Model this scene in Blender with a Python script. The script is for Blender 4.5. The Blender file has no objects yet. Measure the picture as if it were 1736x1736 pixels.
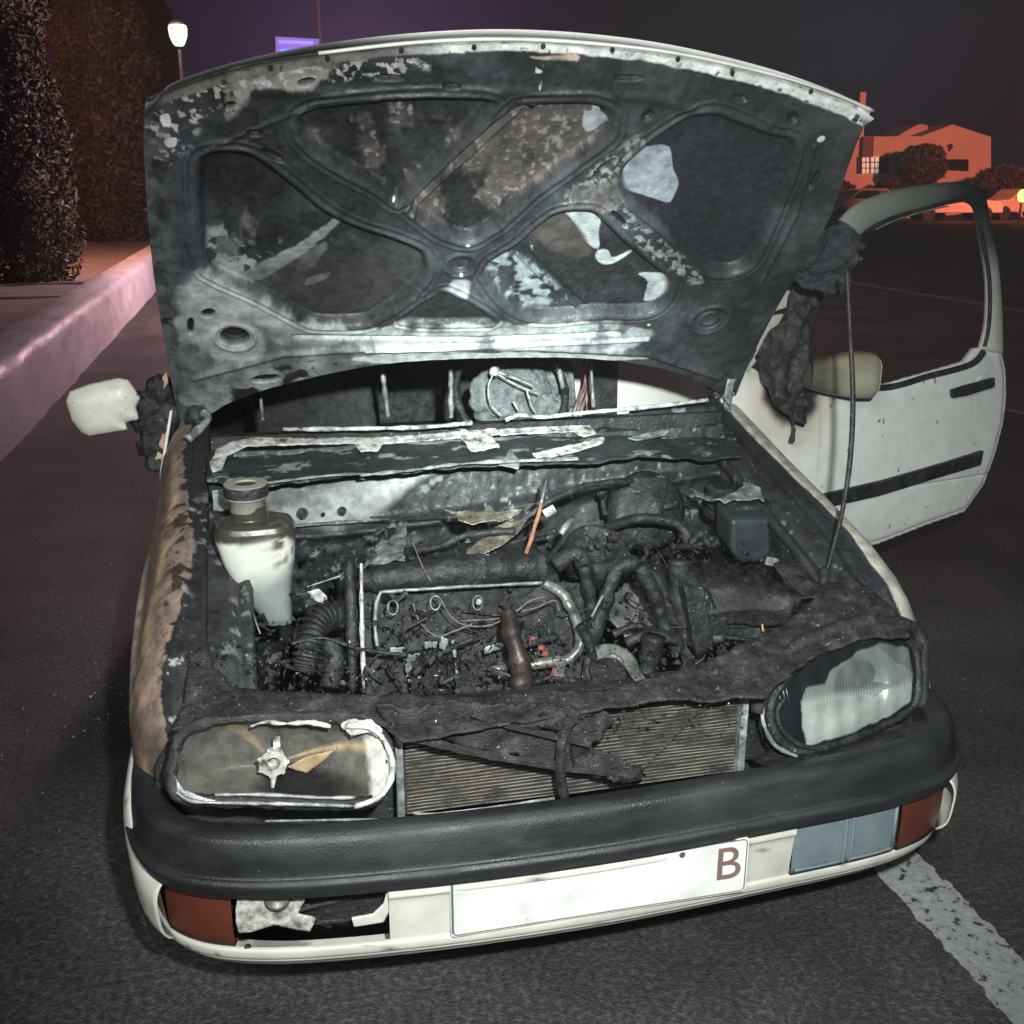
import bpy, bmesh, math, random
import numpy as np
from mathutils import Vector
random.seed(7); RNG = np.random.default_rng(7)
S = bpy.context.scene
COL = S.collection

# ------------------------------------------------------------------ camera
F = 1760.0
MR = np.array([[0.97411991, -0.22603185, 0.0], [0.06764289, 0.29151771, 0.95417077], [0.21567298, 0.92947675, -0.29926265]])
CP = np.array([-0.5147, -1.5074, 1.4918])
cd = bpy.data.cameras.new('camera'); cam = bpy.data.objects.new('camera', cd); COL.objects.link(cam)
cd.sensor_width = 36; cd.lens = F/1736*36; cd.clip_start = 0.05; cd.clip_end = 2000
from mathutils import Matrix
cam.matrix_world = Matrix([[MR[0][i], MR[1][i], -MR[2][i], CP[i]] for i in range(3)] + [[0, 0, 0, 1]])
S.camera = cam
S.render.resolution_x = S.render.resolution_y = 1024
S.view_settings.view_transform = 'Standard'; S.view_settings.look = 'None'
S.view_settings.exposure = 0; S.view_settings.gamma = 1

def ray(px, py):
    return MR.T @ np.array([(px-868)/F, -(py-868)/F, 1.0])
def U(px, py, pl):                       # photo pixel -> point on plane (n, d): n.p = d
    n, d = pl; n = np.array(n, float)
    r = ray(px, py); t = (d - n@CP)/(n@r)
    return CP + t*r
def PX(v): return ((1, 0, 0), v)
def PY(v): return ((0, 1, 0), v)
def PZ(v): return ((0, 0, 1), v)
def P3(a, b, c):
    a, b, c = map(np.array, (a, b, c)); n = np.cross(b-a, c-a).astype(float); n /= np.linalg.norm(n)
    return (tuple(n), float(n@a))

# ------------------------------------------------------------------ world (night sky)
W = bpy.data.worlds.new('World'); S.world = W; W.use_nodes = True
nt = W.node_tree; nd = nt.nodes; lk = nt.links; nd.clear()
out = nd.new('ShaderNodeOutputWorld'); bg = nd.new('ShaderNodeBackground'); lk.new(bg.outputs[0], out.inputs[0])
tc = nd.new('ShaderNodeTexCoord')
def sky_blob(direc, c_in, power):
    v = nd.new('ShaderNodeVectorMath'); v.operation = 'DOT_PRODUCT'; lk.new(tc.outputs['Generated'], v.inputs[0])
    d = np.array(direc)/np.linalg.norm(direc); v.inputs[1].default_value = tuple(d)
    m = nd.new('ShaderNodeMath'); m.operation = 'MAXIMUM'; lk.new(v.outputs['Value'], m.inputs[0]); m.inputs[1].default_value = 0
    p = nd.new('ShaderNodeMath'); p.operation = 'POWER'; lk.new(m.outputs[0], p.inputs[0]); p.inputs[1].default_value = power
    s = nd.new('ShaderNodeVectorMath'); s.operation = 'SCALE'; s.inputs[0].default_value = c_in; lk.new(p.outputs[0], s.inputs['Scale'])
    return s
b1 = sky_blob(ray(650, 60), (0.034, 0.015, 0.050), 130)
b2 = sky_blob(ray(1500, 110), (0.002, 0.002, 0.009), 300)
b3 = sky_blob(ray(80, 60), (0.006, 0.003, 0.016), 60)
a1 = nd.new('ShaderNodeVectorMath'); a1.operation = 'ADD'; lk.new(b1.outputs[0], a1.inputs[0]); lk.new(b2.outputs[0], a1.inputs[1])
a2 = nd.new('ShaderNodeVectorMath'); a2.operation = 'ADD'; lk.new(a1.outputs[0], a2.inputs[0]); lk.new(b3.outputs[0], a2.inputs[1])
a3 = nd.new('ShaderNodeVectorMath'); a3.operation = 'ADD'; lk.new(a2.outputs[0], a3.inputs[0]); a3.inputs[1].default_value = (0.0045, 0.0046, 0.0065)
lk.new(a3.outputs[0], bg.inputs['Color']); bg.inputs['Strength'].default_value = 1.0

# ------------------------------------------------------------------ lights
def lamp(name, kind, loc, power, color, size=0.05, aim=None, cone=60, blend=1.0):
    L = bpy.data.lights.new(name, kind); L.energy = power; L.color = color; L.shadow_soft_size = size
    o = bpy.data.objects.new(name, L); COL.objects.link(o); o.location = loc
    if aim is not None:
        o.rotation_euler = (Vector(aim)-Vector(loc)).to_track_quat('-Z', 'Y').to_euler()
    if kind == 'SPOT': L.spot_size = math.radians(cone); L.spot_blend = blend
    return o
TL = (CP[0]+0.16, CP[1]+0.02, CP[2]+0.20)
lamp('hand_torch_light', 'SPOT', TL, 350, (0.93, 1.0, 0.97), 0.03, U(960, 960, PY(0.8)), 74, 0.9)
lamp('torch_beam_light', 'SPOT', TL, 680, (0.90, 1.0, 0.98), 0.03, U(880, 640, PY(1.25)), 24, 1.0)
lamp('ambient_fill_light', 'POINT', (-1.5, -2.3, 2.5), 185, (1.0, 0.96, 0.94), 0.5)  # added fill for ambient light on ground and soot, no actual lamp here
lamp('emergency_beacon_light', 'POINT', (0.6, 12.5, 2.5), 900, (1.0, 0.60, 0.70), 0.2)
lamp('sodium_light_square', 'SPOT', (33, 28, 6.5), 14000, (1.0, 0.20, 0.11), 0.3, U(1560, 300, PY(50)), 58, 0.5)
lamp('sodium_light_pavement', 'POINT', (-3.9, 15, 3.6), 480, (1.0, 0.33, 0.15), 0.3)

# ------------------------------------------------------------------ noise helpers
def vnoise(p, seed=0):
    p = np.asarray(p, float); i = np.floor(p).astype(np.int64); f = p-i; f = f*f*(3-2*f)
    def h(x, y, z):
        n = (x*374761393 + y*668265263 + z*2147483647 + seed*974711) & 0xffffffff
        n = ((n ^ (n >> 13))*1274126177) & 0xffffffff
        return ((n ^ (n >> 16)) & 0xffff)/65535.0
    r = 0
    for a in (0, 1):
        for b in (0, 1):
            for c in (0, 1):
                w = (f[:, 0] if a else 1-f[:, 0])*(f[:, 1] if b else 1-f[:, 1])*(f[:, 2] if c else 1-f[:, 2])
                r = r + w*h(i[:, 0]+a, i[:, 1]+b, i[:, 2]+c)
    return r
def fbm(p, scale=1, oct=4, seed=0):      # 0..1
    p = np.asarray(p, float)*scale; r = 0; a = 0.5; t = 0
    for k in range(oct):
        r = r + a*vnoise(p*(2.03**k)+17.3*k, seed+k); t += a; a *= 0.55
    return r/t
def sstep(a, b, x):
    t = np.clip((x-a)/(b-a), 0, 1); return t*t*(3-2*t)
def catmull(pts, n=6, closed=True):
    pts = [np.array(p, float) for p in pts]; N = len(pts); o = []
    rng = range(N) if closed else range(N-1)
    for i in rng:
        g = (lambda k: pts[k % N]) if closed else (lambda k: pts[min(max(k, 0), N-1)])
        p0, p1, p2, p3 = g(i-1), g(i), g(i+1), g(i+2)
        for k in range(n):
            t = k/n
            o.append(0.5*((2*p1)+(-p0+p2)*t+(2*p0-5*p1+4*p2-p3)*t*t+(-p0+3*p1-3*p2+p3)*t**3))
    if not closed: o.append(pts[-1])
    return np.array(o)
def sdf(P, poly):                        # negative inside
    P = np.asarray(P); d = np.full(len(P), 1e9); ins = np.zeros(len(P), bool); n = len(poly)
    for i in range(n):
        a = poly[i]; b = poly[(i+1) % n]; e = b-a; w = P-a
        t = np.clip((w@e)/max(e@e, 1e-12), 0, 1); q = w-np.outer(t, e); d = np.minimum(d, (q**2).sum(1))
        c = (a[1] > P[:, 1]) != (b[1] > P[:, 1])
        with np.errstate(divide='ignore', invalid='ignore'):
            xi = (b[0]-a[0])*(P[:, 1]-a[1])/(b[1]-a[1])+a[0]
        ins ^= c & (P[:, 0] < xi)
    d = np.sqrt(d); return np.where(ins, -d, d)

# ------------------------------------------------------------------ materials
MATS = {}
def M(name, ramp, scale=8, detail=8, rough=(0.5, 0.8), bump=0.2, bscale=60, metal=0.0, fleck=None, stretch=(1, 1, 1),
      attr=False, mul=(0.6, 1.4), spec=0.5, bdist=0.004, dist=0.0, mott=None):
    m = bpy.data.materials.new(name); m.use_nodes = True; t = m.node_tree; N = t.nodes; L = t.links
    b = N['Principled BSDF']; tcn = N.new('ShaderNodeTexCoord'); mp = N.new('ShaderNodeMapping')
    mp.inputs['Scale'].default_value = stretch; L.new(tcn.outputs['Object'], mp.inputs[0])
    nz = N.new('ShaderNodeTexNoise'); nz.inputs['Scale'].default_value = scale; nz.inputs['Detail'].default_value = detail
    nz.inputs['Roughness'].default_value = 0.65; nz.inputs['Distortion'].default_value = dist; L.new(mp.outputs[0], nz.inputs['Vector'])
    if attr:
        at = N.new('ShaderNodeAttribute'); at.attribute_name = 'Col'
        mr = N.new('ShaderNodeMapRange'); L.new(nz.outputs['Fac'], mr.inputs['Value'])
        mr.inputs['From Min'].default_value = 0.3; mr.inputs['From Max'].default_value = 0.7
        mr.inputs['To Min'].default_value = mul[0]; mr.inputs['To Max'].default_value = mul[1]
        vm = N.new('ShaderNodeVectorMath'); vm.operation = 'SCALE'; L.new(at.outputs['Color'], vm.inputs[0]); L.new(mr.outputs[0], vm.inputs['Scale'])
        col = vm.outputs[0]
    else:
        cr = N.new('ShaderNodeValToRGB'); e = cr.color_ramp.elements
        while len(e) > len(ramp): e.remove(e[-1])
        while len(e) < len(ramp): e.new(0.5)
        for k, (p, c) in enumerate(ramp): e[k].position = p; e[k].color = (*c, 1)
        L.new(nz.outputs['Fac'], cr.inputs[0]); col = cr.outputs[0]
    if fleck:
        thr, fc, fs = fleck
        n2 = N.new('ShaderNodeTexNoise'); n2.inputs['Scale'].default_value = fs; n2.inputs['Detail'].default_value = 4; n2.inputs['Roughness'].default_value = 0.7
        L.new(tcn.outputs['Object'], n2.inputs['Vector'])
        m2 = N.new('ShaderNodeMapRange'); L.new(n2.outputs['Fac'], m2.inputs['Value'])
        m2.inputs['From Min'].default_value = thr; m2.inputs['From Max'].default_value = thr+0.03
        mx = N.new('ShaderNodeMix'); mx.data_type = 'RGBA'; L.new(m2.outputs[0], mx.inputs['Factor']); L.new(col, mx.inputs['A']); mx.inputs['B'].default_value = (*fc, 1)
        col = mx.outputs['Result']
    if mott:
        n5 = N.new('ShaderNodeTexNoise'); n5.inputs['Scale'].default_value = mott[0]; n5.inputs['Detail'].default_value = 5; n5.inputs['Roughness'].default_value = 0.6
        L.new(tcn.outputs['Object'], n5.inputs['Vector']); m5 = N.new('ShaderNodeMapRange'); L.new(n5.outputs['Fac'], m5.inputs['Value'])
        m5.inputs['From Min'].default_value = 0.35; m5.inputs['From Max'].default_value = 0.65; m5.inputs['To Min'].default_value = mott[1]; m5.inputs['To Max'].default_value = mott[2]
        v5 = N.new('ShaderNodeVectorMath'); v5.operation = 'SCALE'; L.new(col, v5.inputs[0]); L.new(m5.outputs[0], v5.inputs['Scale']); col = v5.outputs[0]
    L.new(col, b.inputs['Base Color'])
    rr = N.new('ShaderNodeMapRange'); n3 = N.new('ShaderNodeTexNoise'); n3.inputs['Scale'].default_value = scale*2.3; n3.inputs['Detail'].default_value = 5
    L.new(mp.outputs[0], n3.inputs['Vector']); L.new(n3.outputs['Fac'], rr.inputs['Value'])
    rr.inputs['From Min'].default_value = 0.35; rr.inputs['From Max'].default_value = 0.65
    rr.inputs['To Min'].default_value = rough[0]; rr.inputs['To Max'].default_value = rough[1]; L.new(rr.outputs[0], b.inputs['Roughness'])
    b.inputs['Metallic'].default_value = metal; b.inputs['Specular IOR Level'].default_value = spec
    if bump:
        n4 = N.new('ShaderNodeTexNoise'); n4.inputs['Scale'].default_value = bscale; n4.inputs['Detail'].default_value = 6; n4.inputs['Roughness'].default_value = 0.6
        L.new(tcn.outputs['Object'], n4.inputs['Vector'])
        bp = N.new('ShaderNodeBump'); bp.inputs['Strength'].default_value = bump; bp.inputs['Distance'].default_value = bdist
        L.new(n4.outputs['Fac'], bp.inputs['Height']); L.new(bp.outputs[0], b.inputs['Normal'])
    MATS[name] = m; return m
def EM(name, c, s):
    m = bpy.data.materials.new(name); m.use_nodes = True; b = m.node_tree.nodes['Principled BSDF']
    b.inputs['Base Color'].default_value = (*c, 1); b.inputs['Emission Color'].default_value = (*c, 1); b.inputs['Emission Strength'].default_value = s
    MATS[name] = m; return m
soot = M('soot_metal', [(0.30, (0.006, 0.006, 0.007)), (0.52, (0.020, 0.0215, 0.023)), (0.70, (0.062, 0.066, 0.070))], 14, rough=(0.34, 0.8), bump=0.8, bscale=90, fleck=(0.635, (0.21, 0.22, 0.23), 55), bdist=0.006, mott=(5, 0.6, 1.5))
sootd = M('soot_deep', [(0.3, (0.004, 0.004, 0.005)), (0.7, (0.030, 0.031, 0.033))], 18, rough=(0.4, 0.85), bump=0.8, bscale=110, fleck=(0.65, (0.18, 0.185, 0.19), 80), bdist=0.006, mott=(6, 0.6, 1.6))
crusty = M('charred_crust', [(0.30, (0.007, 0.007, 0.0075)), (0.54, (0.021, 0.021, 0.022)), (0.72, (0.068, 0.067, 0.067))], 30, rough=(0.35, 0.8), bump=0.7, bscale=230, fleck=(0.655, (0.20, 0.20, 0.20), 110), bdist=0.005, mott=(6, 0.6, 1.5))
rubber = M('burnt_rubber', [(0.3, (0.008, 0.008, 0.009)), (0.52, (0.017, 0.018, 0.0195)), (0.72, (0.050, 0.052, 0.055))], 24, rough=(0.32, 0.7), bump=0.9, bscale=70, bdist=0.006, fleck=(0.66, (0.15, 0.155, 0.16), 70), mott=(9, 0.6, 1.5))
bumperp = M('bumper_plastic', [(0.30, (0.010, 0.011, 0.012)), (0.6, (0.021, 0.0225, 0.024)), (0.75, (0.052, 0.052, 0.052))], 7, rough=(0.34, 0.62), bump=0.35, bscale=260, stretch=(0.6, 1, 2), mott=(3, 0.7, 1.5), fleck=(0.70, (0.09, 0.085, 0.08), 60))
white = M('white_paint', [(0.25, (0.60, 0.60, 0.55)), (0.5, (0.74, 0.75, 0.70)), (0.8, (0.80, 0.80, 0.77))], 5, rough=(0.25, 0.42), bump=0.05, bscale=120, fleck=(0.735, (0.10, 0.09, 0.08), 48))
attrm = M('scorched_metal', None, 30, rough=(0.36, 0.72), bump=0.35, bscale=160, attr=True, mul=(0.55, 1.5), bdist=0.004)
attrp = M('scorched_paint', None, 18, rough=(0.30, 0.55), bump=0.08, bscale=120, attr=True, mul=(0.9, 1.08))
asht = M('ashen_metal', [(0.3, (0.05, 0.055, 0.06)), (0.5, (0.22, 0.235, 0.24)), (0.72, (0.55, 0.57, 0.56))], 28, rough=(0.3, 0.6), bump=0.5, bscale=120, metal=0.25)
alu = M('sooty_aluminium', [(0.3, (0.04, 0.04, 0.04)), (0.5, (0.20, 0.205, 0.19)), (0.75, (0.42, 0.43, 0.38))], 22, rough=(0.3, 0.55), bump=0.4, bscale=70, metal=0.5)
bottlep = M('yellowed_plastic', None, 14, rough=(0.22, 0.4), bump=0.1, bscale=60, attr=True, mul=(0.85, 1.1))
rust = M('rusty_heated_steel', [(0.3, (0.045, 0.022, 0.014)), (0.7, (0.26, 0.10, 0.055))], 30, rough=(0.5, 0.8), bump=0.4, bscale=120)
redp = M('red_clip_plastic', [(0.3, (0.10, 0.03, 0.022)), (0.7, (0.34, 0.11, 0.08))], 40, bump=0.3)
amber = M('amber_lens', [(0.3, (0.085, 0.022, 0.012)), (0.7, (0.13, 0.036, 0.022))], 9, rough=(0.25, 0.4), bump=0.25, bscale=300)
greyl = M('grey_blank_plastic', [(0.3, (0.11, 0.15, 0.165)), (0.7, (0.17, 0.215, 0.225))], 12, rough=(0.35, 0.5), bump=0.3, bscale=250)
cond = M('condenser_fins', [(0.3, (0.022, 0.019, 0.017)), (0.55, (0.055, 0.048, 0.042)), (0.75, (0.12, 0.105, 0.09))], 30, rough=(0.4, 0.6), bump=0.4, bscale=300, stretch=(0.6, 1, 4), metal=0.3)
darkw = M('tarnished_chrome', [(0.3, (0.10, 0.095, 0.08)), (0.6, (0.25, 0.24, 0.20)), (0.85, (0.45, 0.42, 0.34))], 12, rough=(0.25, 0.5), bump=0.1, metal=0.35)
meltw = M('melted_white_plastic', [(0.34, (0.05, 0.05, 0.045)), (0.46, (0.34, 0.34, 0.31)), (0.62, (0.66, 0.66, 0.62))], 34, rough=(0.35, 0.6), bump=0.8, bscale=90)
glassb = M('dark_glass', [(0.3, (0.01, 0.01, 0.012)), (0.7, (0.02, 0.02, 0.024))], 5, rough=(0.06, 0.12), bump=0)
plastw = M('plate_white', [(0.3, (0.50, 0.50, 0.47)), (0.5, (0.68, 0.68, 0.66)), (0.7, (0.76, 0.76, 0.74))], 9, rough=(0.3, 0.45), bump=0.05, fleck=(0.70, (0.25, 0.24, 0.22), 60))
plateb = M('plate_blue', [(0.3, (0.02, 0.09, 0.16)), (0.7, (0.03, 0.13, 0.2))], 10, bump=0)
lettr = M('plate_letter_paint', [(0.3, (0.14, 0.09, 0.08)), (0.7, (0.2, 0.13, 0.11))], 30, bump=0)
# ------------------------------------------------------------------ object helpers
def obj(name, V, Fc, mat, parent=None, smooth=True, base=None, bevel=0, solid=0, sub=0):
    me = bpy.data.meshes.new(name); V = np.asarray(V, float)
    me.from_pydata([tuple(v) for v in V], [], [tuple(int(i) for i in f) for f in Fc]); me.update()
    if mat: me.materials.append(mat)
    if smooth: me.polygons.foreach_set('use_smooth', [True]*len(me.polygons))
    o = bpy.data.objects.new(name, me); COL.objects.link(o)
    if parent is not None:
        o.parent = parent; o.matrix_parent_inverse = WM(parent).inverted()
    if solid:
        s = o.modifiers.new('solid', 'SOLIDIFY'); s.thickness = solid; s.offset = 0
    if bevel:
        bv = o.modifiers.new('bevel', 'BEVEL'); bv.width = bevel; bv.segments = 2; bv.limit_method = 'ANGLE'; bv.angle_limit = math.radians(35)
    if smooth and (bevel or solid):
        pass
    return o
def WM(o):
    m = Matrix.LocRotScale(o.location, o.rotation_euler, o.scale)
    if o.parent is not None: m = WM(o.parent) @ o.matrix_parent_inverse @ m
    return m
def gridobj(name, G, mat, parent=None, keep=None, col=None, **k):
    n, m = G.shape[:2]; V = G.reshape(-1, 3)
    i, j = np.meshgrid(np.arange(n-1), np.arange(m-1), indexing='ij')
    Q = np.stack([i*m+j, (i+1)*m+j, (i+1)*m+j+1, i*m+j+1], -1).reshape(-1, 4)
    if keep is not None:
        kq = keep.reshape(-1)[Q].all(1); Q = Q[kq]
        used = np.unique(Q); mp = -np.ones(len(V), int); mp[used] = np.arange(len(used)); V = V[used]; Q = mp[Q]
        if col is not None: col = col.reshape(-1, 3)[used]
    o = obj(name, V, Q, mat, parent, **k)
    if col is not None: setcol(o, col.reshape(-1, 3))
    return o
def setcol(o, col):
    ca = o.data.color_attributes.new('Col', 'FLOAT_COLOR', 'POINT')
    a = np.ones((len(col), 4), np.float32); a[:, :3] = np.clip(col, 0, 1); ca.data.foreach_set('color', a.ravel())
def empty(name, loc, label=None, cat=None, group=None, rz=0):
    o = bpy.data.objects.new(name, None); COL.objects.link(o); o.location = loc; o.rotation_euler = (0, 0, rz); o.empty_display_size = 0.2
    tag(o, label, cat, group); return o
def tag(o, label=None, cat=None, group=None, kind=None):
    if label: o['label'] = label
    if cat: o['category'] = cat
    if group: o['group'] = group
    if kind: o['kind'] = kind
    return o
class MB:
    def __init__(s): s.V = []; s.F = []
    def add(s, V, Fc):
        k = len(s.V); s.V += [tuple(v) for v in V]; s.F += [tuple(i+k for i in f) for f in Fc]; return s
    def box(s, c, h, rz=0, rx=0, ry=0):
        R = np.array((Matrix.Rotation(rz, 3, 'Z') @ Matrix.Rotation(ry, 3, 'Y') @ Matrix.Rotation(rx, 3, 'X')))
        V = [np.array(c)+R@(np.array([a, b, d])*np.array(h)) for a in (-1, 1) for b in (-1, 1) for d in (-1, 1)]
        return s.add(V, [(0, 1, 3, 2), (4, 6, 7, 5), (0, 4, 5, 1), (2, 3, 7, 6), (0, 2, 6, 4), (1, 5, 7, 3)])
    def tube(s, pts, r, n=10, cap=True, smooth=6, wob=0):
        P = catmull(pts, smooth, False) if smooth and len(pts) > 2 else np.array(pts, float)
        rr = np.interp(np.linspace(0, 1, len(P)), np.linspace(0, 1, len(r)), r) if hasattr(r, '__len__') else np.full(len(P), r)
        if wob: rr = rr*(1+wob*(fbm(P, 60, 2, 5)-0.5)*2)
        T = np.gradient(P, axis=0); T /= np.linalg.norm(T, axis=1)[:, None]+1e-9
        a = np.array([0, 0, 1.0]) if abs(T[0][2]) < 0.9 else np.array([1.0, 0, 0]); V = []
        for p, t, q in zip(P, T, rr):
            a = a-t*(a@t); a /= np.linalg.norm(a); b = np.cross(t, a)
            for k in range(n):
                th = 2*math.pi*k/n; V.append(p+q*(math.cos(th)*a+math.sin(th)*b))
        m = len(P); Fc = [(i*n+k, i*n+(k+1) % n, (i+1)*n+(k+1) % n, (i+1)*n+k) for i in range(m-1) for k in range(n)]
        if cap: Fc += [tuple(range(n))[::-1], tuple((m-1)*n+k for k in range(n))]
        return s.add(V, Fc)
    def lathe(s, c, ax, prof, n=28, cap=True):      # prof: (radius, height along axis)
        ax = np.array(ax, float); ax /= np.linalg.norm(ax)
        u = np.cross(ax, [0, 0, 1] if abs(ax[2]) < 0.9 else [0, 1, 0]); u /= np.linalg.norm(u); v = np.cross(ax, u)
        V = [np.array(c)+ax*h+r*(math.cos(2*math.pi*k/n)*u+math.sin(2*math.pi*k/n)*v) for r, h in prof for k in range(n)]
        m = len(prof); Fc = [(i*n+k, i*n+(k+1) % n, (i+1)*n+(k+1) % n, (i+1)*n+k) for i in range(m-1) for k in range(n)]
        if cap: Fc += [tuple(range(n))[::-1], tuple((m-1)*n+k for k in range(n))]
        return s.add(V, Fc)
    def prism(s, P, ex):
        P = [np.array(p, float) for p in P]; n = len(P); ex = np.array(ex, float)
        return s.add(P+[p+ex for p in P], [tuple(range(n))[::-1], tuple(range(n, 2*n))]+[(i, (i+1) % n, n+(i+1) % n, n+i) for i in range(n)])
    def blob(s, c, r, amp=0.3, sc=8, n=14, seed=0):
        V = []; th = np.linspace(0, math.pi, n)
        for t in th:
            for k in range(2*n):
                f = math.pi*k/n; V.append((math.sin(t)*math.cos(f), math.sin(t)*math.sin(f), math.cos(t)))
        V = np.array(V); r = np.array(r, float)*np.ones(3)
        d = 1+amp*(fbm(V*1.0+np.array(c)*3+5, sc*0.35, 4, seed)-0.5)*2
        V = np.array(c)+V*r*d[:, None]; m = 2*n
        return s.add(V, [(i*m+k, i*m+(k+1) % m, (i+1)*m+(k+1) % m, (i+1)*m+k) for i in range(n-1) for k in range(m)])
    def build(s, name, mat, parent=None, smooth=False, **k):
        return obj(name, s.V, s.F, mat, parent, smooth, **k)
def roughen(o, cuts=7, amp=0.006, sc=30, seed=0):
    bm = bmesh.new(); bm.from_mesh(o.data); bmesh.ops.subdivide_edges(bm, edges=bm.edges[:], cuts=cuts, use_grid_fill=True); bmesh.ops.triangulate(bm, faces=[f for f in bm.faces if len(f.verts) > 4])
    P = np.array([v.co[:] for v in bm.verts]); d = np.stack([fbm(P+k*7.7, sc, 4, seed+k)-0.5 for k in range(3)], 1)*2*amp
    for v, q in zip(bm.verts, d): v.co += Vector(q)
    for f in bm.faces: f.smooth = True
    bm.to_mesh(o.data); bm.free(); return o
def pbasis(pl, hint=(1, 0, 0)):
    n = np.array(pl[0], float); n /= np.linalg.norm(n); e1 = np.array(hint, float); e1 -= n*(e1@n); e1 /= np.linalg.norm(e1)
    return e1, np.cross(n, e1), n
def sheet(name, pxs, pl, mat, parent=None, cell=0.006, jag=0.0, amp=0.003, nsc=25, thick=0.004, seed=0, relief=None, colf=None, hint=(1, 0, 0), smoothpoly=0, jsc=40, world=False):
    W3 = np.array(pxs, float) if world else np.array([U(x, y, pl) for x, y in pxs])
    e1, e2, n = pbasis(pl, hint)
    if (n@(CP-W3[0])) < 0: n = -n
    o0 = W3.mean(0); Q = np.stack([(W3-o0)@e1, (W3-o0)@e2], 1)
    if smoothpoly: Q = catmull(Q, smoothpoly)
    lo = Q.min(0)-cell*2; hi = Q.max(0)+cell*2
    xs = np.arange(lo[0], hi[0], cell); ys = np.arange(lo[1], hi[1], cell)
    A, B = np.meshgrid(xs, ys, indexing='ij'); P2 = np.stack([A.ravel(), B.ravel()], 1)
    P3d = o0+np.outer(P2[:, 0], e1)+np.outer(P2[:, 1], e2)
    def field(P2):
        d = sdf(P2, Q)
        if jag: d = d+jag*(fbm(np.c_[P2, np.full(len(P2), seed*3.1)], jsc, 4, seed)-0.5)*2
        return d
    d = field(P2); e = cell*0.2
    gx = (field(P2+[e, 0])-d)/e; gy = (field(P2+[0, e])-d)/e; gl = np.sqrt(gx**2+gy**2)+1e-6
    keep = d < cell*0.6
    K2 = keep.reshape(A.shape); qk = K2[:-1, :-1] & K2[1:, :-1] & K2[:-1, 1:] & K2[1:, 1:]
    cnt = np.zeros(A.shape, int); cnt[:-1, :-1] += qk; cnt[1:, :-1] += qk; cnt[:-1, 1:] += qk; cnt[1:, 1:] += qk
    cf = cnt.ravel(); mv = (cf > 0) & (cf < 4); keep = cf > 0
    P2s = P2.copy()
    for _ in range(2):
        dd_ = field(P2s); gxx = (field(P2s+[e, 0])-dd_)/e; gyy = (field(P2s+[0, e])-dd_)/e; g2 = np.maximum(gxx**2+gyy**2, 0.5)
        P2s[mv, 0] -= np.clip(dd_*gxx/g2, -cell, cell)[mv]; P2s[mv, 1] -= np.clip(dd_*gyy/g2, -cell, cell)[mv]
    h = amp*(fbm(P3d, nsc, 5, seed+3)-0.5)*2 if amp else np.zeros(len(d))
    if relief: h = h+relief(P2s, d, P3d)
    G = o0+np.outer(P2s[:, 0], e1)+np.outer(P2s[:, 1], e2)+np.outer(h, n)
    col = colf(P2s, d, P3d) if colf is not None else None
    return gridobj(name, G.reshape(*A.shape, 3), mat, parent, keep=keep, col=col, solid=thick)

# ================================================================== SETTING
asphalt = M('asphalt', [(0.30, (0.016, 0.0145, 0.014)), (0.5, (0.042, 0.039, 0.038)), (0.68, (0.095, 0.089, 0.084))], 70, detail=6, rough=(0.45, 0.9), bump=1.0, bscale=140, fleck=(0.66, (0.20, 0.19, 0.18), 130), bdist=0.007, mott=(1.1, 0.5, 1.9))
paintl = M('worn_road_paint', [(0.34, (0.03, 0.03, 0.03)), (0.395, (0.05, 0.05, 0.05)), (0.42, (0.27, 0.28, 0.27)), (0.75, (0.40, 0.42, 0.40))], 42, detail=6, rough=(0.6, 0.85), bump=0.6, bscale=120, dist=0.3)
wallp = M('painted_wall', [(0.3, (0.50, 0.47, 0.47)), (0.7, (0.72, 0.69, 0.69))], 3, rough=(0.35, 0.65), bump=0.6, bscale=25, stretch=(1, 0.4, 1), bdist=0.012)
terr = M('terrace_paving', [(0.3, (0.16, 0.13, 0.12)), (0.7, (0.30, 0.25, 0.22))], 2.5, rough=(0.6, 0.85), bump=0.4, bscale=20)
g = MB().box((0, 60, -0.05), (300, 260, 0.05)).build('road', asphalt); tag(g, kind='structure')
# left: low white wall with a terrace behind it
KX = -2.05
def wallx(y): return -2.02-0.0075*(y-2)
V = []; Fc = []
ys = np.concatenate([np.linspace(0.5, 9, 60), np.linspace(9.3, 45, 60)])
prof = [(0.0, 0.0), (0.0, 0.42), (-0.02, 0.475), (-0.06, 0.50), (-0.34, 0.50), (-0.38, 0.48), (-0.40, 0.40)]
for y in ys:
    for k, (ox, z) in enumerate(prof):
        j = (fbm([[y*1.0, k, 2]], 3, 3)[0]-0.5)*0.03
        V.append((wallx(y)+ox+(j if k else j*1.5), y, z+(j*0.5 if k > 0 else 0)))
m = len(prof)
for i in range(len(ys)-1):
    for k in range(m-1): Fc.append((i*m+k, (i+1)*m+k, (i+1)*m+k+1, i*m+k+1))
wl = obj('low_wall', V, Fc, wallp); tag(wl, 'low whitewashed wall running along the left side of the road', 'wall')
t = MB().box((-17.3, 30, 0.2), (14.9, 40, 0.2)).build('terrace', terr); tag(t, kind='structure')
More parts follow.
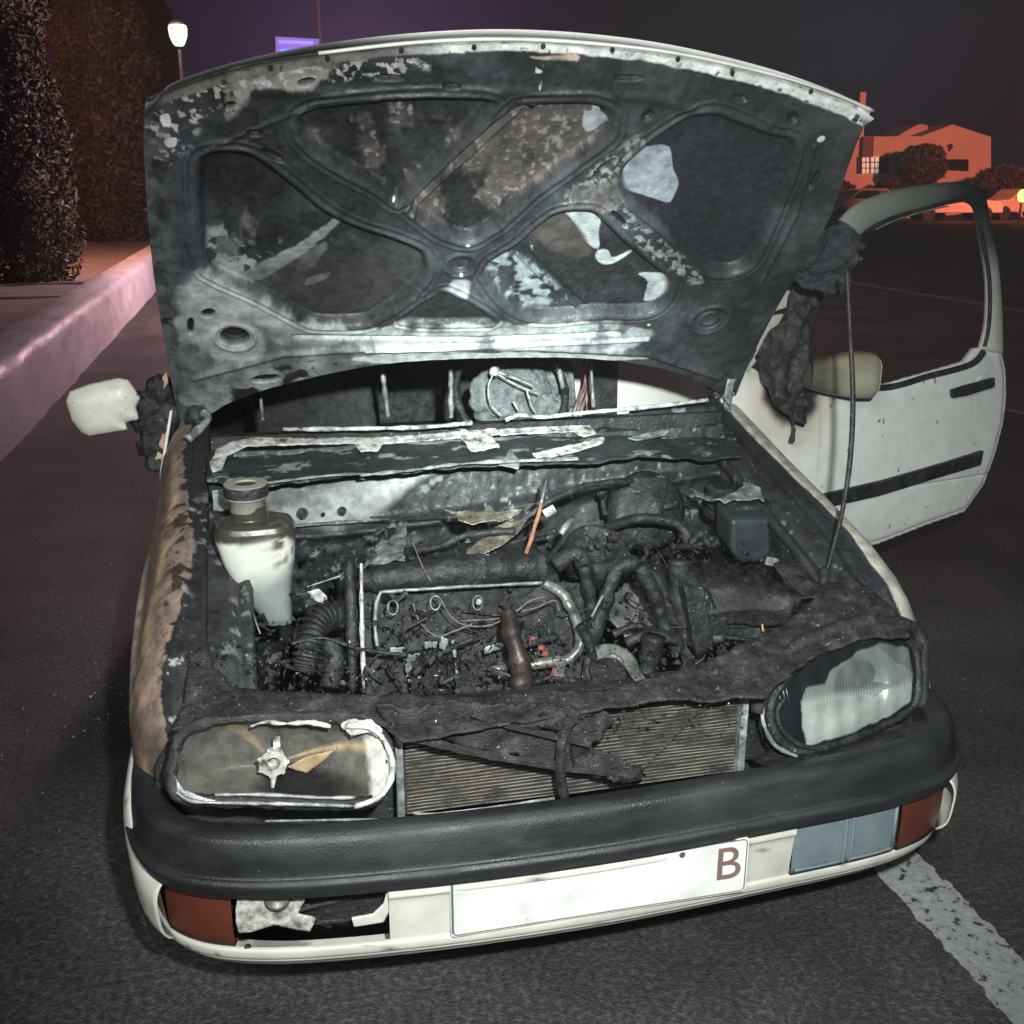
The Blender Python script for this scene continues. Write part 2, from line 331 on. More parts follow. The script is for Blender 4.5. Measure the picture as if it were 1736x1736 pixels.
# worn white bay line in front of the car, plus parking lines on the right
def roadline(name, a, b, w, cell, jag, mat=paintl):
    a = np.array(a); b = np.array(b); d = (b-a)/np.linalg.norm(b-a); n = np.array([-d[1], d[0], 0])*w/2
    o = sheet(name, [a-n, a+n, b+n, b-n], PZ(0.004), mat, None, cell=cell, jag=jag, amp=0, thick=0, world=True, seed=4, jsc=45)
    o['kind'] = 'structure'; return o
A1 = U(1511, 1450, PZ(0.004)); B1 = U(1738, 1690, PZ(0.004)); dd = B1-A1
roadline('road_marking', A1-0.02*dd, B1+0.55*dd, 0.135, 0.006, 0.012)
lw = M('faint_road_paint', [(0.3, (0.16, 0.12, 0.13)), (0.7, (0.40, 0.34, 0.34))], 20, rough=(0.6, 0.8), bump=0.3)
def seg(p, q, w):
    a = U(*p, PZ(0.004)); b = U(*q, PZ(0.004)); d = (b-a)/np.linalg.norm(b-a); n = np.array([-d[1], d[0], 0])*w/2
    o = obj('road_marking', [a-n, a+n, b+n, b-n], [(0, 1, 2, 3)], lw, smooth=False); o['kind'] = 'structure'
seg((1380, 468), (1800, 538), 0.12); seg((1640, 678), (1800, 716), 0.055)

# ================================================================== THE CAR
car = empty('burnt_car', (0.02, 1.9, 0), 'burnt-out white hatchback with raised scorched bonnet, charred engine bay and one door swung wide', 'car')
XC = 0.02
# ---- fender shoulder line
SY = [0.235, 0.29, 0.36, 0.52, 0.71, 0.94, 1.29]; SZ = [0.50, 0.57, 0.63, 0.69, 0.735, 0.785, 0.87]
def zs(y): return float(np.interp(y, SY, SZ))
def fender(side):
    ysn = np.linspace(0.235, 1.30, 300); G = []; CC = []
    for y in ysn:
        z = zs(y)+0.012; f = np.clip((y-0.235)/0.18, 0, 1)**0.5
        zl = 0.30
        dy = abs(y-0.74)
        if dy < 0.34: zl = max(zl, 0.285+math.sqrt(max(0.34**2-dy**2, 0))*1.0)
        zl = min(zl, z-0.10)
        xs_in = 0.685+0.02*(y/1.3)
        pr = [(xs_in, z-0.02), (xs_in+0.004, z+0.012), (xs_in+0.035, z+0.016), (0.745, z+0.022), (0.775, z+0.012), (0.798, z-0.012), (0.818, z-0.05), (0.835, z-0.10*0.9)]
        for q in (0.25, 0.5, 0.75, 1.0):
            pr.append((0.842+0.010*math.sin(q*3), (z-0.09)*(1-q)+zl*q))
        pr.append((0.83, zl-0.004)); pr.append((0.79, zl+0.002))
        pr = catmull([np.array(p) for p in pr], 9, False)
        shr = 0.055*(1-f)
        G.append([(XC+side*(p[0]-shr), y, p[1]) for p in pr])
    G = np.array(G); P = G.reshape(-1, 3)
    nz = fbm(P*[1, 0.45, 0.8], 8, 4, 3+int(side)); nE = fbm(P, 45, 4, 77); n2 = fbm(P, 60, 4, 8)
    if side < 0:
        tan = np.array([0.27, 0.195, 0.15]); pale = np.array([0.46, 0.33, 0.21]); brn = np.array([0.155, 0.115, 0.098]); blk = np.array([0.018, 0.018, 0.02])
        xx = -(P[:, 0]-XC); y = P[:, 1]
        edge = 0.745+0.03*(nz-0.5)*2+0.02*np.sin(y*7)+0.012*(nE-0.5)*2
        a = sstep(edge-0.002, edge+0.002, xx)
        k = sstep(0.30, 0.72, nz)[:, None]; c = brn*(1-k)+tan*k
        st = sstep(0.0, 1.0, 1-abs(xx-0.795-0.02*np.sin(y*5))/0.022)[:, None]*sstep(0.4, 0.6, fbm(P*[1, .3, 1], 9, 3, 21))[:, None]
        c = c*(1-st)+pale*st
        c = c*(1-0.3*sstep(0.64, 0.70, n2)[:, None])
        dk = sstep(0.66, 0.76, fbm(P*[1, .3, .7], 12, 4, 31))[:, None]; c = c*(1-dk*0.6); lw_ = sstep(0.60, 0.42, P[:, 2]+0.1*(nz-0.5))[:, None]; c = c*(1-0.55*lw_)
        bl2 = sstep(0.58, 0.60, nE+0.25*(nz-0.5))[:, None]*sstep(0.80, 0.76, xx)[:, None]; c = c*(1-0.8*bl2)
        c = blk*(1-a[:, None])+c*a[:, None]
        gr = (sstep(0.60, 0.63, n2)*(a < 0.5)*sstep(0.45, 0.6, nz))[:, None]; c = c*(1-gr)+np.array([0.3, 0.31, 0.31])*gr
    else:
        xx = P[:, 0]-XC
        e = 0.742+0.004*np.sin(P[:, 1]*9)+0.016*(nz-0.5)*2
        a = sstep(e-0.002, e+0.002, xx)[:, None]
        blk = np.array([0.022, 0.024, 0.027])*(0.4+1.2*nz[:, None])
        wh = np.array([0.52, 0.50, 0.43])*(0.6+0.6*nz[:, None]); c = blk*(1-a)+wh*a
    return gridobj('fender', G, attrm if side < 0 else attrm, car, col=c)
fl = fender(-1); fl['label'] = 'fender burnt tan and brown'; fr = fender(1); fr['label'] = 'fender blackened down to a white edge'

# ---- bumper
BP = catmull([np.array(p) for p in [(-0.835, 0.62), (-0.835, 0.40), (-0.818, 0.22), (-0.755, 0.085), (-0.61, 0.012), (-0.34, -0.022), (0, -0.03), (0.34, -0.012), (0.60, 0.012), (0.74, 0.060), (0.815, 0.155), (0.842, 0.29), (0.846, 0.40), (0.846, 0.62)]], 14, False)
def sweep(name, prof, mat, parent, x0=-9, x1=9, side=None, closed=False, col=None, extra=0.0, **k):
    T = np.gradient(BP, axis=0); T /= np.linalg.norm(T, axis=1)[:, None]; Nn = np.stack([T[:, 1]*-1, T[:, 0]], 1)  # inward
    sel = (BP[:, 0] >= x0) & (BP[:, 0] <= x1)
    if side == 'noback': sel &= BP[:, 1] < 0.45
    idx = np.where(sel)[0]; idx = idx[np.r_[True, np.diff(idx) == 1]] if len(idx) else idx
    pr = np.array(prof, float)
    G = np.array([[(BP[i, 0]+Nn[i, 0]*o, BP[i, 1]+Nn[i, 1]*o, z) for o, z in pr] for i in idx])
    return gridobj(name, G, mat, parent, col=(col(G.reshape(-1, 3)) if col else None), **k)
blk_prof = [(0.10, 0.354), (0.012, 0.354), (0.002, 0.358), (-0.005, 0.370), (-0.009, 0.384), (-0.004, 0.392), (0.002, 0.397), (0.006, 0.425), (0.013, 0.452), (0.022, 0.462), (0.034, 0.466), (0.060, 0.460), (0.066, 0.440), (0.066, 0.40)]
def smoothprof(p, n=4): return catmull([np.array(q) for q in p], n, False)
bumper = sweep('bumper', smoothprof(blk_prof), bumperp, car)
wcolf = lambda P: (lambda n, n2: (np.array([0.60, 0.585, 0.52])*(0.70+0.55*n[:, None]))*(1-0.6*sstep(0.72, 0.75, n2)[:, None])*(1-0.85*(sstep(0.03, 0.0, P[:, 2]-0.163)*sstep(0.5, 0.6, n))[:, None]))(fbm(P, 9, 4, 2), fbm(P, 55, 4, 9))
wprof = [(0.012, 0.350), (0.010, 0.335), (0.016, 0.325), (0.020, 0.29), (0.024, 0.255), (0.026, 0.236)]
lprof = [(0.030, 0.236), (0.022, 0.234), (0.024, 0.216), (0.031, 0.212), (0.033, 0.203), (0.042, 0.198), (0.050, 0.185), (0.060, 0.175), (0.080, 0.172), (0.12, 0.174)]
wf = sweep('lower_fascia', smoothprof(wprof, 4), attrp, bumper, -0.388, 0.392, col=wcolf)
lf = sweep('front_lip', smoothprof(lprof, 3), attrp, bumper, col=wcolf)
c1 = sweep('corner_trim', smoothprof(wprof, 4), attrp, bumper, -9, -0.785, col=wcolf)
c2 = sweep('corner_trim', smoothprof(wprof, 4), attrp, bumper, 0.822, 9, col=wcolf)
for sgn in (-1, 1):
    T = np.gradient(BP, axis=0); T /= np.linalg.norm(T, axis=1)[:, None]; Nn = np.stack([-T[:, 1], T[:, 0]], 1); G = []
    for i_ in np.where((BP[:, 0]*sgn > 0.76) & (BP[:, 1] < 0.5))[0]:
        up = 0.352+0.085*sstep(0.10, 0.30, BP[i_, 1]); lo_ = 0.23
        G.append([(*(BP[i_]+Nn[i_]*(-0.013+0.02*abs(2*q-1)**4+0.01*(1-q))), lo_*(1-q)+up*q) for q in np.linspace(0, 1, 14)])
    G = np.array(G); gridobj('corner_wing', G, attrp, bumper, col=wcolf(G.reshape(-1, 3)), solid=0.003)
sweep('lamp_sill', smoothprof([(0.030, 0.464), (0.05, 0.458), (0.075, 0.444), (0.11, 0.428), (0.17, 0.415)], 4), sootd, bumper, 0.36, 0.80)
# lamp openings in the bumper
def patch(name, x0, x1, z0, z1, off, mat, par, bul=0.0, **k):
    pr = [(off+0.02, z0)]+[(off-bul*math.sin(math.pi*q), z0+(z1-z0)*q) for q in np.linspace(0, 1, 8)]+[(off+0.02, z1)]
    return sweep(name, pr, mat, par, x0, x1, **k)
patch('recess_back', -0.80, -0.36, 0.236, 0.352, 0.075, sootd, bumper)
patch('turn_signal', -0.78, -0.645, 0.243, 0.350, 0.022, amber, car, 0.003)
patch('turn_signal', 0.622, 0.822, 0.238, 0.352, 0.018, amber, car, 0.003)
fog = patch('fog_lamp_cover', 0.380, 0.618, 0.240, 0.351, 0.018, greyl, car)
mb = MB()
def bpt(x, z, off):
    i = int(np.argmin(abs(BP[:, 0]-x)+(BP[:, 1] > 0.45)*5)); T = BP[min(i+1, len(BP)-1)]-BP[i-1]; T /= np.linalg.norm(T)
    y = float(np.interp(x, BP[(BP[:, 1] < 0.45), 0], BP[(BP[:, 1] < 0.45), 1])); return np.array([x-T[1]*off, y+T[0]*off, z])
for xx in (0.495, 0.511): mb.tube([bpt(xx, 0.245, 0.016), bpt(xx, 0.30, 0.014), bpt(xx, 0.350, 0.016)], 0.0035, 6)
for a, b in ((0.390, 0.492), (0.514, 0.612)):
    for zz in (0.25, ): mb.tube([bpt(a, zz, 0.016), bpt((a+b)/2, zz, 0.015), bpt(b, zz, 0.016)], 0.003, 6)
mb.tube([bpt(0.613, 0.248, 0.016), bpt(0.613, 0.348, 0.016)], 0.004, 6)
mb.build('cover_rib', greyl, fog, smooth=True)
# left fog lamp remains: bracket, ring, hanging ledge
sheet('fog_lamp_bracket', [(402, 1522), (520, 1522), (505, 1548), (535, 1556), (525, 1578), (465, 1568), (405, 1582), (400, 1560)], PY(0.035), meltw, car, cell=0.004, jag=0.003, amp=0.006, nsc=30, thick=0.003)
fr_ = U(470, 1522, PY(0.03)); mb = MB(); mb.lathe(fr_, (0, -1, 0.1), [(0.020, 0), (0.022, 0.006), (0.013, 0.010), (0.012, 0.004), (0.003, 0.003)], 20); mb.build('fog_lamp_bulb_holder', alu, car, smooth=True)
mb = MB()
for a, b in (((500, 1545), (600, 1520)), ((520, 1566), (640, 1556)), ((530, 1560), (560, 1570))):
    mb.tube([U(*a, PY(0.05)), U(*b, PY(0.06))], 0.004, 6)
mb.build('fog_lamp_frame', rubber, car)
sheet('opening_return', [(596, 1556), (632, 1549), (650, 1532), (656, 1510), (664, 1510), (662, 1540), (650, 1562), (600, 1570)], PY(0.012), attrp, bumper, cell=0.003, amp=0.001, thick=0.006, colf=lambda P2, d, P: wcolf(P))
# small bolts / holes on lip
mb = MB()
for x, y in ((420, 1607), (936, 1550), (1035, 1545), (1137, 1529), (1218, 1518), (690, 1600)):
    p = U(x, y, PY(0.045)); MB().lathe(p, (0, -1, 0), [(0.006, -0.004), (0.006, 0.0025), (0.003, 0.003)], 8).build('lip_fixing', rubber, bumper)

# ---- number plate
pc = (1012, 1545-38)
pa = U(764, 1587, PY(-0.012)); pbb = U(1262, 1506, PY(-0.012)); z0 = (pa[2]+pbb[2])/2
x0, x1 = pa[0], pbb[0]; z0 = pa[2]
pl_y = -0.016
def rrect(x0, x1, z0, z1, y, r=0.008, n=4):
    pts = []
    for cx, cz, a0 in ((x1-r, z0+r, -90), (x1-r, z1-r, 0), (x0+r, z1-r, 90), (x0+r, z0+r, 180)):
        for k in range(n+1):
            a = math.radians(a0+90*k/n); pts.append((cx+r*math.cos(a), y, cz+r*math.sin(a)))
    return pts
plate = MB().prism(rrect(x0, x1, z0, z0+0.118, pl_y), (0, 0.004, 0)).build('number_plate', plastw, car)
pf = MB(); rr = rrect(x0+0.004, x1-0.004, z0+0.004, z0+0.114, pl_y-0.0012); rr.append(rr[0])
pf.tube([np.array(q) for q in rr], 0.0011, 5, smooth=0, cap=False); pf.build('plate_border', lettr, plate)
MB().prism(rrect(x0+0.0015, x0+0.0055, z0+0.008, z0+0.112, pl_y-0.0005, 0.001), (0, 0.001, 0)).build('plate_edge_strip', plateb, plate)
for xb in (x0+0.13, x1-0.13): MB().lathe((xb, pl_y+0.001, z0+0.100), (0, -1, 0), [(0.006, -0.002), (0.006, 0.002), (0.003, 0.003)], 12).build('plate_screw', alu, plate)
tcu = bpy.data.curves.new('t', 'FONT'); tcu.body = 'B'; tcu.size = 0.098; tcu.extrude = 0.0006
to = bpy.data.objects.new('t', tcu); COL.objects.link(to)
dg = bpy.context.evaluated_depsgraph_get(); me = bpy.data.meshes.new_from_object(to.evaluated_get(dg)); bpy.data.objects.remove(to)
Bp = np.array([(v.co.x, 0, v.co.y) for v in me.vertices]); by = np.array([v.co.z for v in me.vertices])
bl = U(1208, 1492, PY(pl_y)); Bp = Bp+[bl[0], pl_y-0.002, bl[2]]; Bp[:, 1] -= by
obj('plate_letter', Bp, [tuple(p.vertices) for p in me.polygons], lettr, plate, smooth=False)

# ---- front panel behind lamps, slam panel
MB().box((0.02, 0.27, 0.42), (0.74, 0.02, 0.13)).build('front_panel', sootd, car)
SL = P3((0, 0.12, 0.605), (1, 0.12, 0.605), (0, 0.45, 0.70))
SLr = P3((0, 0.12, 0.612), (1, 0.12, 0.612), (0, 0.50, 0.715))
slam_px = [(292, 1235), (312, 1195), (322, 1130), (372, 1140), (392, 1165), (470, 1172), (600, 1178), (800, 1180), (1000, 1172), (1120, 1150), (1230, 1108), (1330, 1060), (1400, 1000), (1452, 985), (1520, 1040), (1548, 1078), (1480, 1080), (1400, 1106), (1335, 1150), (1300, 1185), (1268, 1186), (1100, 1190), (1020, 1205), (900, 1225), (760, 1245), (680, 1262), (655, 1232), (610, 1215), (520, 1208), (420, 1212)]
sheet('slam_panel', slam_px, SL, crusty, car, cell=0.0055, jag=0.006, amp=0.010, nsc=14, thick=0.005, seed=2)
# vertical pillars beside radiator
sheet('lamp_mounting_panel', [(640, 1235), (690, 1240), (690, 1400), (560, 1402), (400, 1398), (270, 1395), (262, 1300), (300, 1225)], PY(0.225), sootd, car, cell=0.008, amp=0.006, nsc=15, thick=0.004, jag=0.003)
sheet('lamp_mounting_panel', [(1256, 1175), (1330, 1120), (1500, 1070), (1566, 1090), (1572, 1240), (1420, 1300), (1250, 1330)], PY(0.235), sootd, car, cell=0.008, amp=0.006, nsc=15, thick=0.004, jag=0.003)
# bright lower trim lines of the left lamp
mb = MB(); mb.tube([U(x, y, PY(0.10)) for x, y in ((450, 1392), (560, 1390), (662, 1389))], 0.0022, 6, wob=0.5)
mb.tube([U(x, y, PY(0.09)) for x, y in ((700, 1378), (735, 1380), (840, 1368), (940, 1353))], 0.0026, 6, wob=0.5); mb.build('trim_strip', asht, car)

# ---- condenser
RP = PY(0.15)
r4 = [U(x, y, RP) for x, y in ((684, 1388), (684, 1236), (1262, 1172), (1250, 1312))]
zb = (r4[0][2]+r4[3][2])/2; ztp = (r4[1][2]+r4[2][2])/2; xl, xr = r4[0][0], r4[2][0]
rad = MB().box(((xl+xr)/2, 0.172, (zb+ztp)/2), ((xr-xl)/2, 0.010, (ztp-zb)/2)).build('radiator', cond, car)
mb = MB(); nf = 25
for k in range(nf):
    z = zb+(ztp-zb)*(k+0.5)/nf; pts = []
    for q in np.linspace(0, 1, 40):
        x = xl+0.008+(xr-xl-0.016)*q; pts.append((x, 0.158+0.0015*math.sin(q*9+k), z+0.0012*(fbm([[x*14, k*0.35, 1]], 1, 2)[0]-0.5)*2))
    mb.tube(pts, 0.00125, 5, smooth=0)
mb.build('cooling_fin', M('fin_edge', [(0.38, (0.05, 0.042, 0.036)), (0.6, (0.26, 0.235, 0.21))], 35, rough=(0.3, 0.5), bump=0.3, metal=0.3, stretch=(0.5, 1, 1)), rad)
for xq in (xl-0.004, xr+0.002): MB().box((xq, 0.155, (zb+ztp)/2), (0.007, 0.012, (ztp-zb)/2)).build('side_tank', asht, rad, bevel=0.002)
# melted grille remains sagging across the condenser
sheet('melted_grille', [(640, 1200), (760, 1190), (900, 1190), (1010, 1200), (1040, 1225), (1020, 1255), (985, 1262), (1060, 1290), (1090, 1310), (1030, 1318), (955, 1300), (860, 1280), (780, 1262), (700, 1248), (655, 1232)], PY(0.105), crusty, car, cell=0.005, jag=0.014, amp=0.014, nsc=16, thick=0.004, seed=11, jsc=35)
mb = MB()
def wire(pts, pl, r, wob=0.3): mb.tube([U(x, y, pl if not callable(pl) else pl(x, y)) for x, y in pts], r, 6, wob=wob)
wire(((700, 1250), (800, 1275), (900, 1292), (990, 1305), (1075, 1316)), PY(0.085), 0.008)
wire(((955, 1240), (950, 1290), (953, 1330), (958, 1352)), PY(0.075), 0.009)
wire(((975, 1200), (955, 1240), (962, 1300)), PY(0.085), 0.014)
wire(((1185, 1205), (1130, 1262), (1078, 1315)), PY(0.11), 0.0025)
wire(((800, 1210), (880, 1235), (1000, 1262)), PY(0.08), 0.006)
mb.build('grille_remains', crusty, car)
for c_, r_, s_ in ((U(1060, 1312, PY(0.09)), (0.035, 0.015, 0.014), 3), (U(930, 1215, PY(0.10)), (0.07, 0.03, 0.02), 4), (U(730, 1215, PY(0.13)), (0.08, 0.03, 0.014), 6)): MB().blob(c_, r_, 0.7, 10, seed=s_).build('melted_lump', crusty, car, smooth=True)

# ---- headlight, left in the picture: lens gone
hl = empty('headlight', (-0.54, 0.12, 0.57)); hl.parent = car; hl.matrix_parent_inverse = WM(car).inverted()
LP = P3((-0.5, 0.085, 0.51), (-0.3, 0.075, 0.51), (-0.5, 0.15, 0.64))
lo_px = catmull([(300, 1260), (292, 1300), (292, 1335), (315, 1354), (400, 1358), (520, 1362), (610, 1362), (646, 1346), (662, 1305), (658, 1262), (640, 1235), (605, 1222), (540, 1216), (450, 1216), (370, 1222), (320, 1236)], 4)
rim3 = np.array([U(x, y, LP) for x, y in lo_px]); cen = U(463, 1293, PY(0.185))
rows = []
for q in np.linspace(0, 1, 22):
    s_ = 1-q; prf = math.sqrt(max(0, 1-s_**2)) if True else q
    rows.append([cen+(p-cen)*np.array([s_**0.85, 1, s_**0.85])*1.0-np.array([0, (p-cen)[1]*(1-(1-min(1, q*1.25))**2)*0.98, 0]) for p in rim3]+[])
G = np.array([r+[r[0]] for r in rows]); P = G.reshape(-1, 3)
n1 = fbm(P, 14, 4, 5); n2 = fbm(P, 60, 4, 6)
xx = P[:, 0]; zz = P[:, 2]; cc = np.array([0.085, 0.082, 0.072])*(0.35+1.3*n1[:, None])
cz_, cx_ = cen[2], cen[0]
ang = np.arctan2(zz-cz_, xx-cx_)
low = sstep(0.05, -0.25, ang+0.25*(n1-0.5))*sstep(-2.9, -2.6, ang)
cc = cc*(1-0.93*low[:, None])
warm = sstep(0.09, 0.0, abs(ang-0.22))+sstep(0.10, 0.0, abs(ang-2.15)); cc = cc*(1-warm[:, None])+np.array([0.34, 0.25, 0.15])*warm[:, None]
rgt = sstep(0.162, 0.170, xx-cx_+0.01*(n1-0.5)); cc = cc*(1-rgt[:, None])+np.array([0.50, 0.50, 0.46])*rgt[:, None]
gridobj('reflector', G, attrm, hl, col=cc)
mb = MB(); rc = U(463, 1293, PY(0.125)); mb.lathe(rc, (0, -1, 0.05), [(0.020, -0.02), (0.024, 0), (0.024, 0.004), (0.012, 0.005), (0.011, -0.01), (0.004, -0.012)], 18)
mb.tube([rc+[0, 0, -0.022], rc+[-0.004, 0, -0.048]], [0.006, 0.003], 6)
for k in range(7):
    a = k*0.9; mb.box(rc+[0.0245*math.cos(a), -0.002, 0.0245*math.sin(a)], (0.003, 0.002, 0.003), ry=a)
mb.build('bulb_holder', meltw, hl)
mb = MB(); mb.box(U(469, 1258, PY(0.15)), (0.006, 0.01, 0.005)); mb.build('bulb_tip', meltw, hl)
def rimtube(name, px, pl, r, mat, par, wob=0.5, off=(0, 0, 0)):
    m_ = MB(); m_.tube([U(x, y, pl)+np.array(off) for x, y in px], r, 8, wob=wob); return m_.build(name, mat, par, smooth=True)
rimtube('lens_rim', ((585, 1226), (625, 1228), (650, 1250), (664, 1285), (660, 1320), (640, 1347), (600, 1362)), LP, 0.0055, meltw, hl, 0.4, (0, -0.01, 0))
rimtube('lens_rim', ((300, 1336), (330, 1352), (420, 1355), (520, 1357), (600, 1360)), LP, 0.0034, asht, hl, 0.9, (0, -0.012, 0))
rimtube('lens_rim', ((365, 1345), (450, 1345), (540, 1350), (602, 1350)), LP, 0.0030, asht, hl, 0.7, (0, -0.004, 0))
rimtube('lens_rim', ((425, 1226), (450, 1218), (480, 1221), (525, 1219), (560, 1226)), LP, 0.0040, meltw, hl, 1.2, (0, -0.012, 0))
sheet('melted_lens', [(576, 1230), (600, 1218), (640, 1222), (652, 1240), (640, 1250), (618, 1240), (596, 1248)], LP, meltw, hl, cell=0.003, jag=0.006, amp=0.010, nsc=40, thick=0.004, jsc=60)
sheet('melted_lens', [(294, 1310), (302, 1345), (340, 1362), (370, 1358), (340, 1350), (312, 1340)], LP, asht, hl, cell=0.003, jag=0.003, amp=0.006, nsc=40, thick=0.003)
rimtube('seal', [tuple(p) for p in lo_px[::3]]+[tuple(lo_px[0])], P3((-0.5, 0.10, 0.51), (-0.3, 0.09, 0.51), (-0.5, 0.165, 0.64)), 0.011, sootd, hl, 0.4)
sheet('reflector_fragment', [(488, 1300), (520, 1285), (560, 1272), (580, 1262), (548, 1290), (520, 1312)], PY(0.15), M('scorched_yellow_plastic', [(0.3, (0.2, 0.13, 0.07)), (0.7, (0.5, 0.38, 0.23))], 20), hl, cell=0.003, jag=0.004, amp=0.004, thick=0.002)

# ---- headlight, right in the picture
hr = empty('headlight', (0.6, 0.15, 0.52)); hr.parent = car; hr.matrix_parent_inverse = WM(car).inverted()
HP = P3((0.50, 0.125, 0.42), (0.74, 0.185, 0.42), (0.56, 0.20, 0.60))
o_px = [(1306, 1205), (1322, 1165), (1370, 1118), (1440, 1088), (1505, 1075), (1546, 1088), (1556, 1135), (1548, 1196), (1480, 1238), (1400, 1266), (1350, 1273), (1315, 1245)]
he1, he2, hn = pbasis(HP)
if hn@(CP-np.array([0.6, 0.15, 0.5])) < 0: hn = -hn
lens_px = np.array([(1352, 1188), (1362, 1164), (1392, 1160), (1402, 1135), (1432, 1118), (1450, 1104), (1490, 1090), (1534, 1098), (1542, 1140), (1540, 1188), (1500, 1216), (1430, 1245), (1366, 1264), (1354, 1230)], float)
o0h = np.array([U(x, y, HP) for x, y in o_px]).mean(0)
def to2(px): return np.array([[(U(x, y, HP)-o0h)@he1, (U(x, y, HP)-o0h)@he2] for x, y in px])
LQ = to2(lens_px)
def lens_rel(P2, d, P3_):
    h = 0.014*(1-np.exp(d/0.03))
    up = (P2[:, 1]-to2([(1440, 1180)])[0, 1])
    sg = 1 if to2([(1440, 1100)])[0, 1] > to2([(1440, 1250)])[0, 1] else -1
    m_ = sstep(-0.008, 0.004, sg*up)
    fl_ = 0.0011*np.sin(P2[:, 0]*2*math.pi/0.0075)*m_*sstep(-0.004, 0.0, sg*up)*sstep(0.05, 0.03, sg*up)
    return h+fl_+0.0012*np.sin(P2[:, 0]*120)
def lens_col(P2, d, P3_):
    dl = sdf(P2, LQ)+0.004*(fbm(P3_, 60, 4, 2)-0.5)*2; a = sstep(-0.0015, 0.0015, dl)[:, None]
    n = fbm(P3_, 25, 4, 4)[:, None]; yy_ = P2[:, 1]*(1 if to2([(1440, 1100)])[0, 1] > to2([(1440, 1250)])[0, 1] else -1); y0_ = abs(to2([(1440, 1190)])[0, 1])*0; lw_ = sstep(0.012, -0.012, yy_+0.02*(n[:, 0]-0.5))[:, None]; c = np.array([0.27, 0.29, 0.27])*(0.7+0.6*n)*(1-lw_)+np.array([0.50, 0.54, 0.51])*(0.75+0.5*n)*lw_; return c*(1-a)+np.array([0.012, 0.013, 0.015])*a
lensm = M('headlamp_glass', None, 12, rough=(0.12, 0.25), bump=0.03, attr=True, mul=(0.8, 1.15), spec=0.8)
_t = lensm.node_tree; _b = _t.nodes['Principled BSDF']; _o = [n_ for n_ in _t.nodes if n_.type == 'OUTPUT_MATERIAL'][0]
_tr = _t.nodes.new('ShaderNodeBsdfTransparent'); _tr.inputs[0].default_value = (0.93, 0.97, 0.95, 1); _mx = _t.nodes.new('ShaderNodeMixShader')
_at = _t.nodes.new('ShaderNodeAttribute'); _at.attribute_name = 'Col'; _mr = _t.nodes.new('ShaderNodeValToRGB'); _t.links.new(_at.outputs['Fac'], _mr.inputs[0]); _e = _mr.color_ramp.elements
_e[0].position = 0.05; _e[0].color = (0, 0, 0, 1); _e[1].position = 0.6; _e[1].color = (0.40, 0.40, 0.40, 1)
for _p, _v in ((0.13, 0.74), (0.30, 0.66)): _q = _e.new(_p); _q.color = (_v, _v, _v, 1)
_t.links.new(_mr.outputs[0], _mx.inputs[0]); _t.links.new(_b.outputs[0], _mx.inputs[1]); _t.links.new(_tr.outputs[0], _mx.inputs[2]); _t.links.new(_mx.outputs[0], _o.inputs['Surface'])
chrome = M('lamp_reflector_chrome', [(0.3, (0.62, 0.66, 0.64)), (0.7, (0.82, 0.85, 0.83))], 8, rough=(0.26, 0.38), bump=0.08, bscale=40, metal=0.85)
_bc = to2([(1462, 1166)])[0]
sheet('lamp_bowl', o_px, (HP[0], HP[1]+(-0.012 if np.array(HP[0])@hn > 0 else 0.012)), chrome, hr, cell=0.005, amp=0, thick=0.0, smoothpoly=4, relief=lambda P2, d, P: -0.055+0.055*np.clip((np.hypot(P2[:, 0]-_bc[0], (P2[:, 1]-_bc[1])*1.15)/0.075)**2, 0, 1)+0.0)
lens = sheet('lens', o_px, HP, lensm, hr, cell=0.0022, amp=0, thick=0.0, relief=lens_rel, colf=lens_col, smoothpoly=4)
rimtube('seal', [tuple(p) for p in catmull(o_px, 3)]+[tuple(o_px[0])], HP, 0.009, rubber, hr, 0.25)
rimtube('seal', ((1322, 1186), (1312, 1205), (1320, 1235), (1352, 1262), (1400, 1270)), HP, 0.005, rubber, hr, 0.2, tuple(hn*0.010))
rimtube('seal', ((1296, 1180), (1292, 1220), (1312, 1262), (1350, 1282)), HP, 0.004, asht, hr, 0.6, tuple(hn*0.002))
rimtube('trim_ring', ((1372, 1106), (1410, 1086), (1456, 1074)), HP, 0.0022, asht, hr, 0.8, tuple(hn*0.010))
rimtube('housing_edge', ((1290, 1210), (1300, 1160), (1350, 1100), (1430, 1065), (1500, 1055), (1556, 1068), (1568, 1120), (1566, 1200)), HP, 0.016, crusty, hr, 0.35, tuple(-hn*0.008))
# small red side marker at the far edge of the right lamp
mb = MB(); mb.box(U(1578, 1205, PX(0.845)), (0.006, 0.02, 0.010)); mb.build('side_marker', redp, car, bevel=0.003)

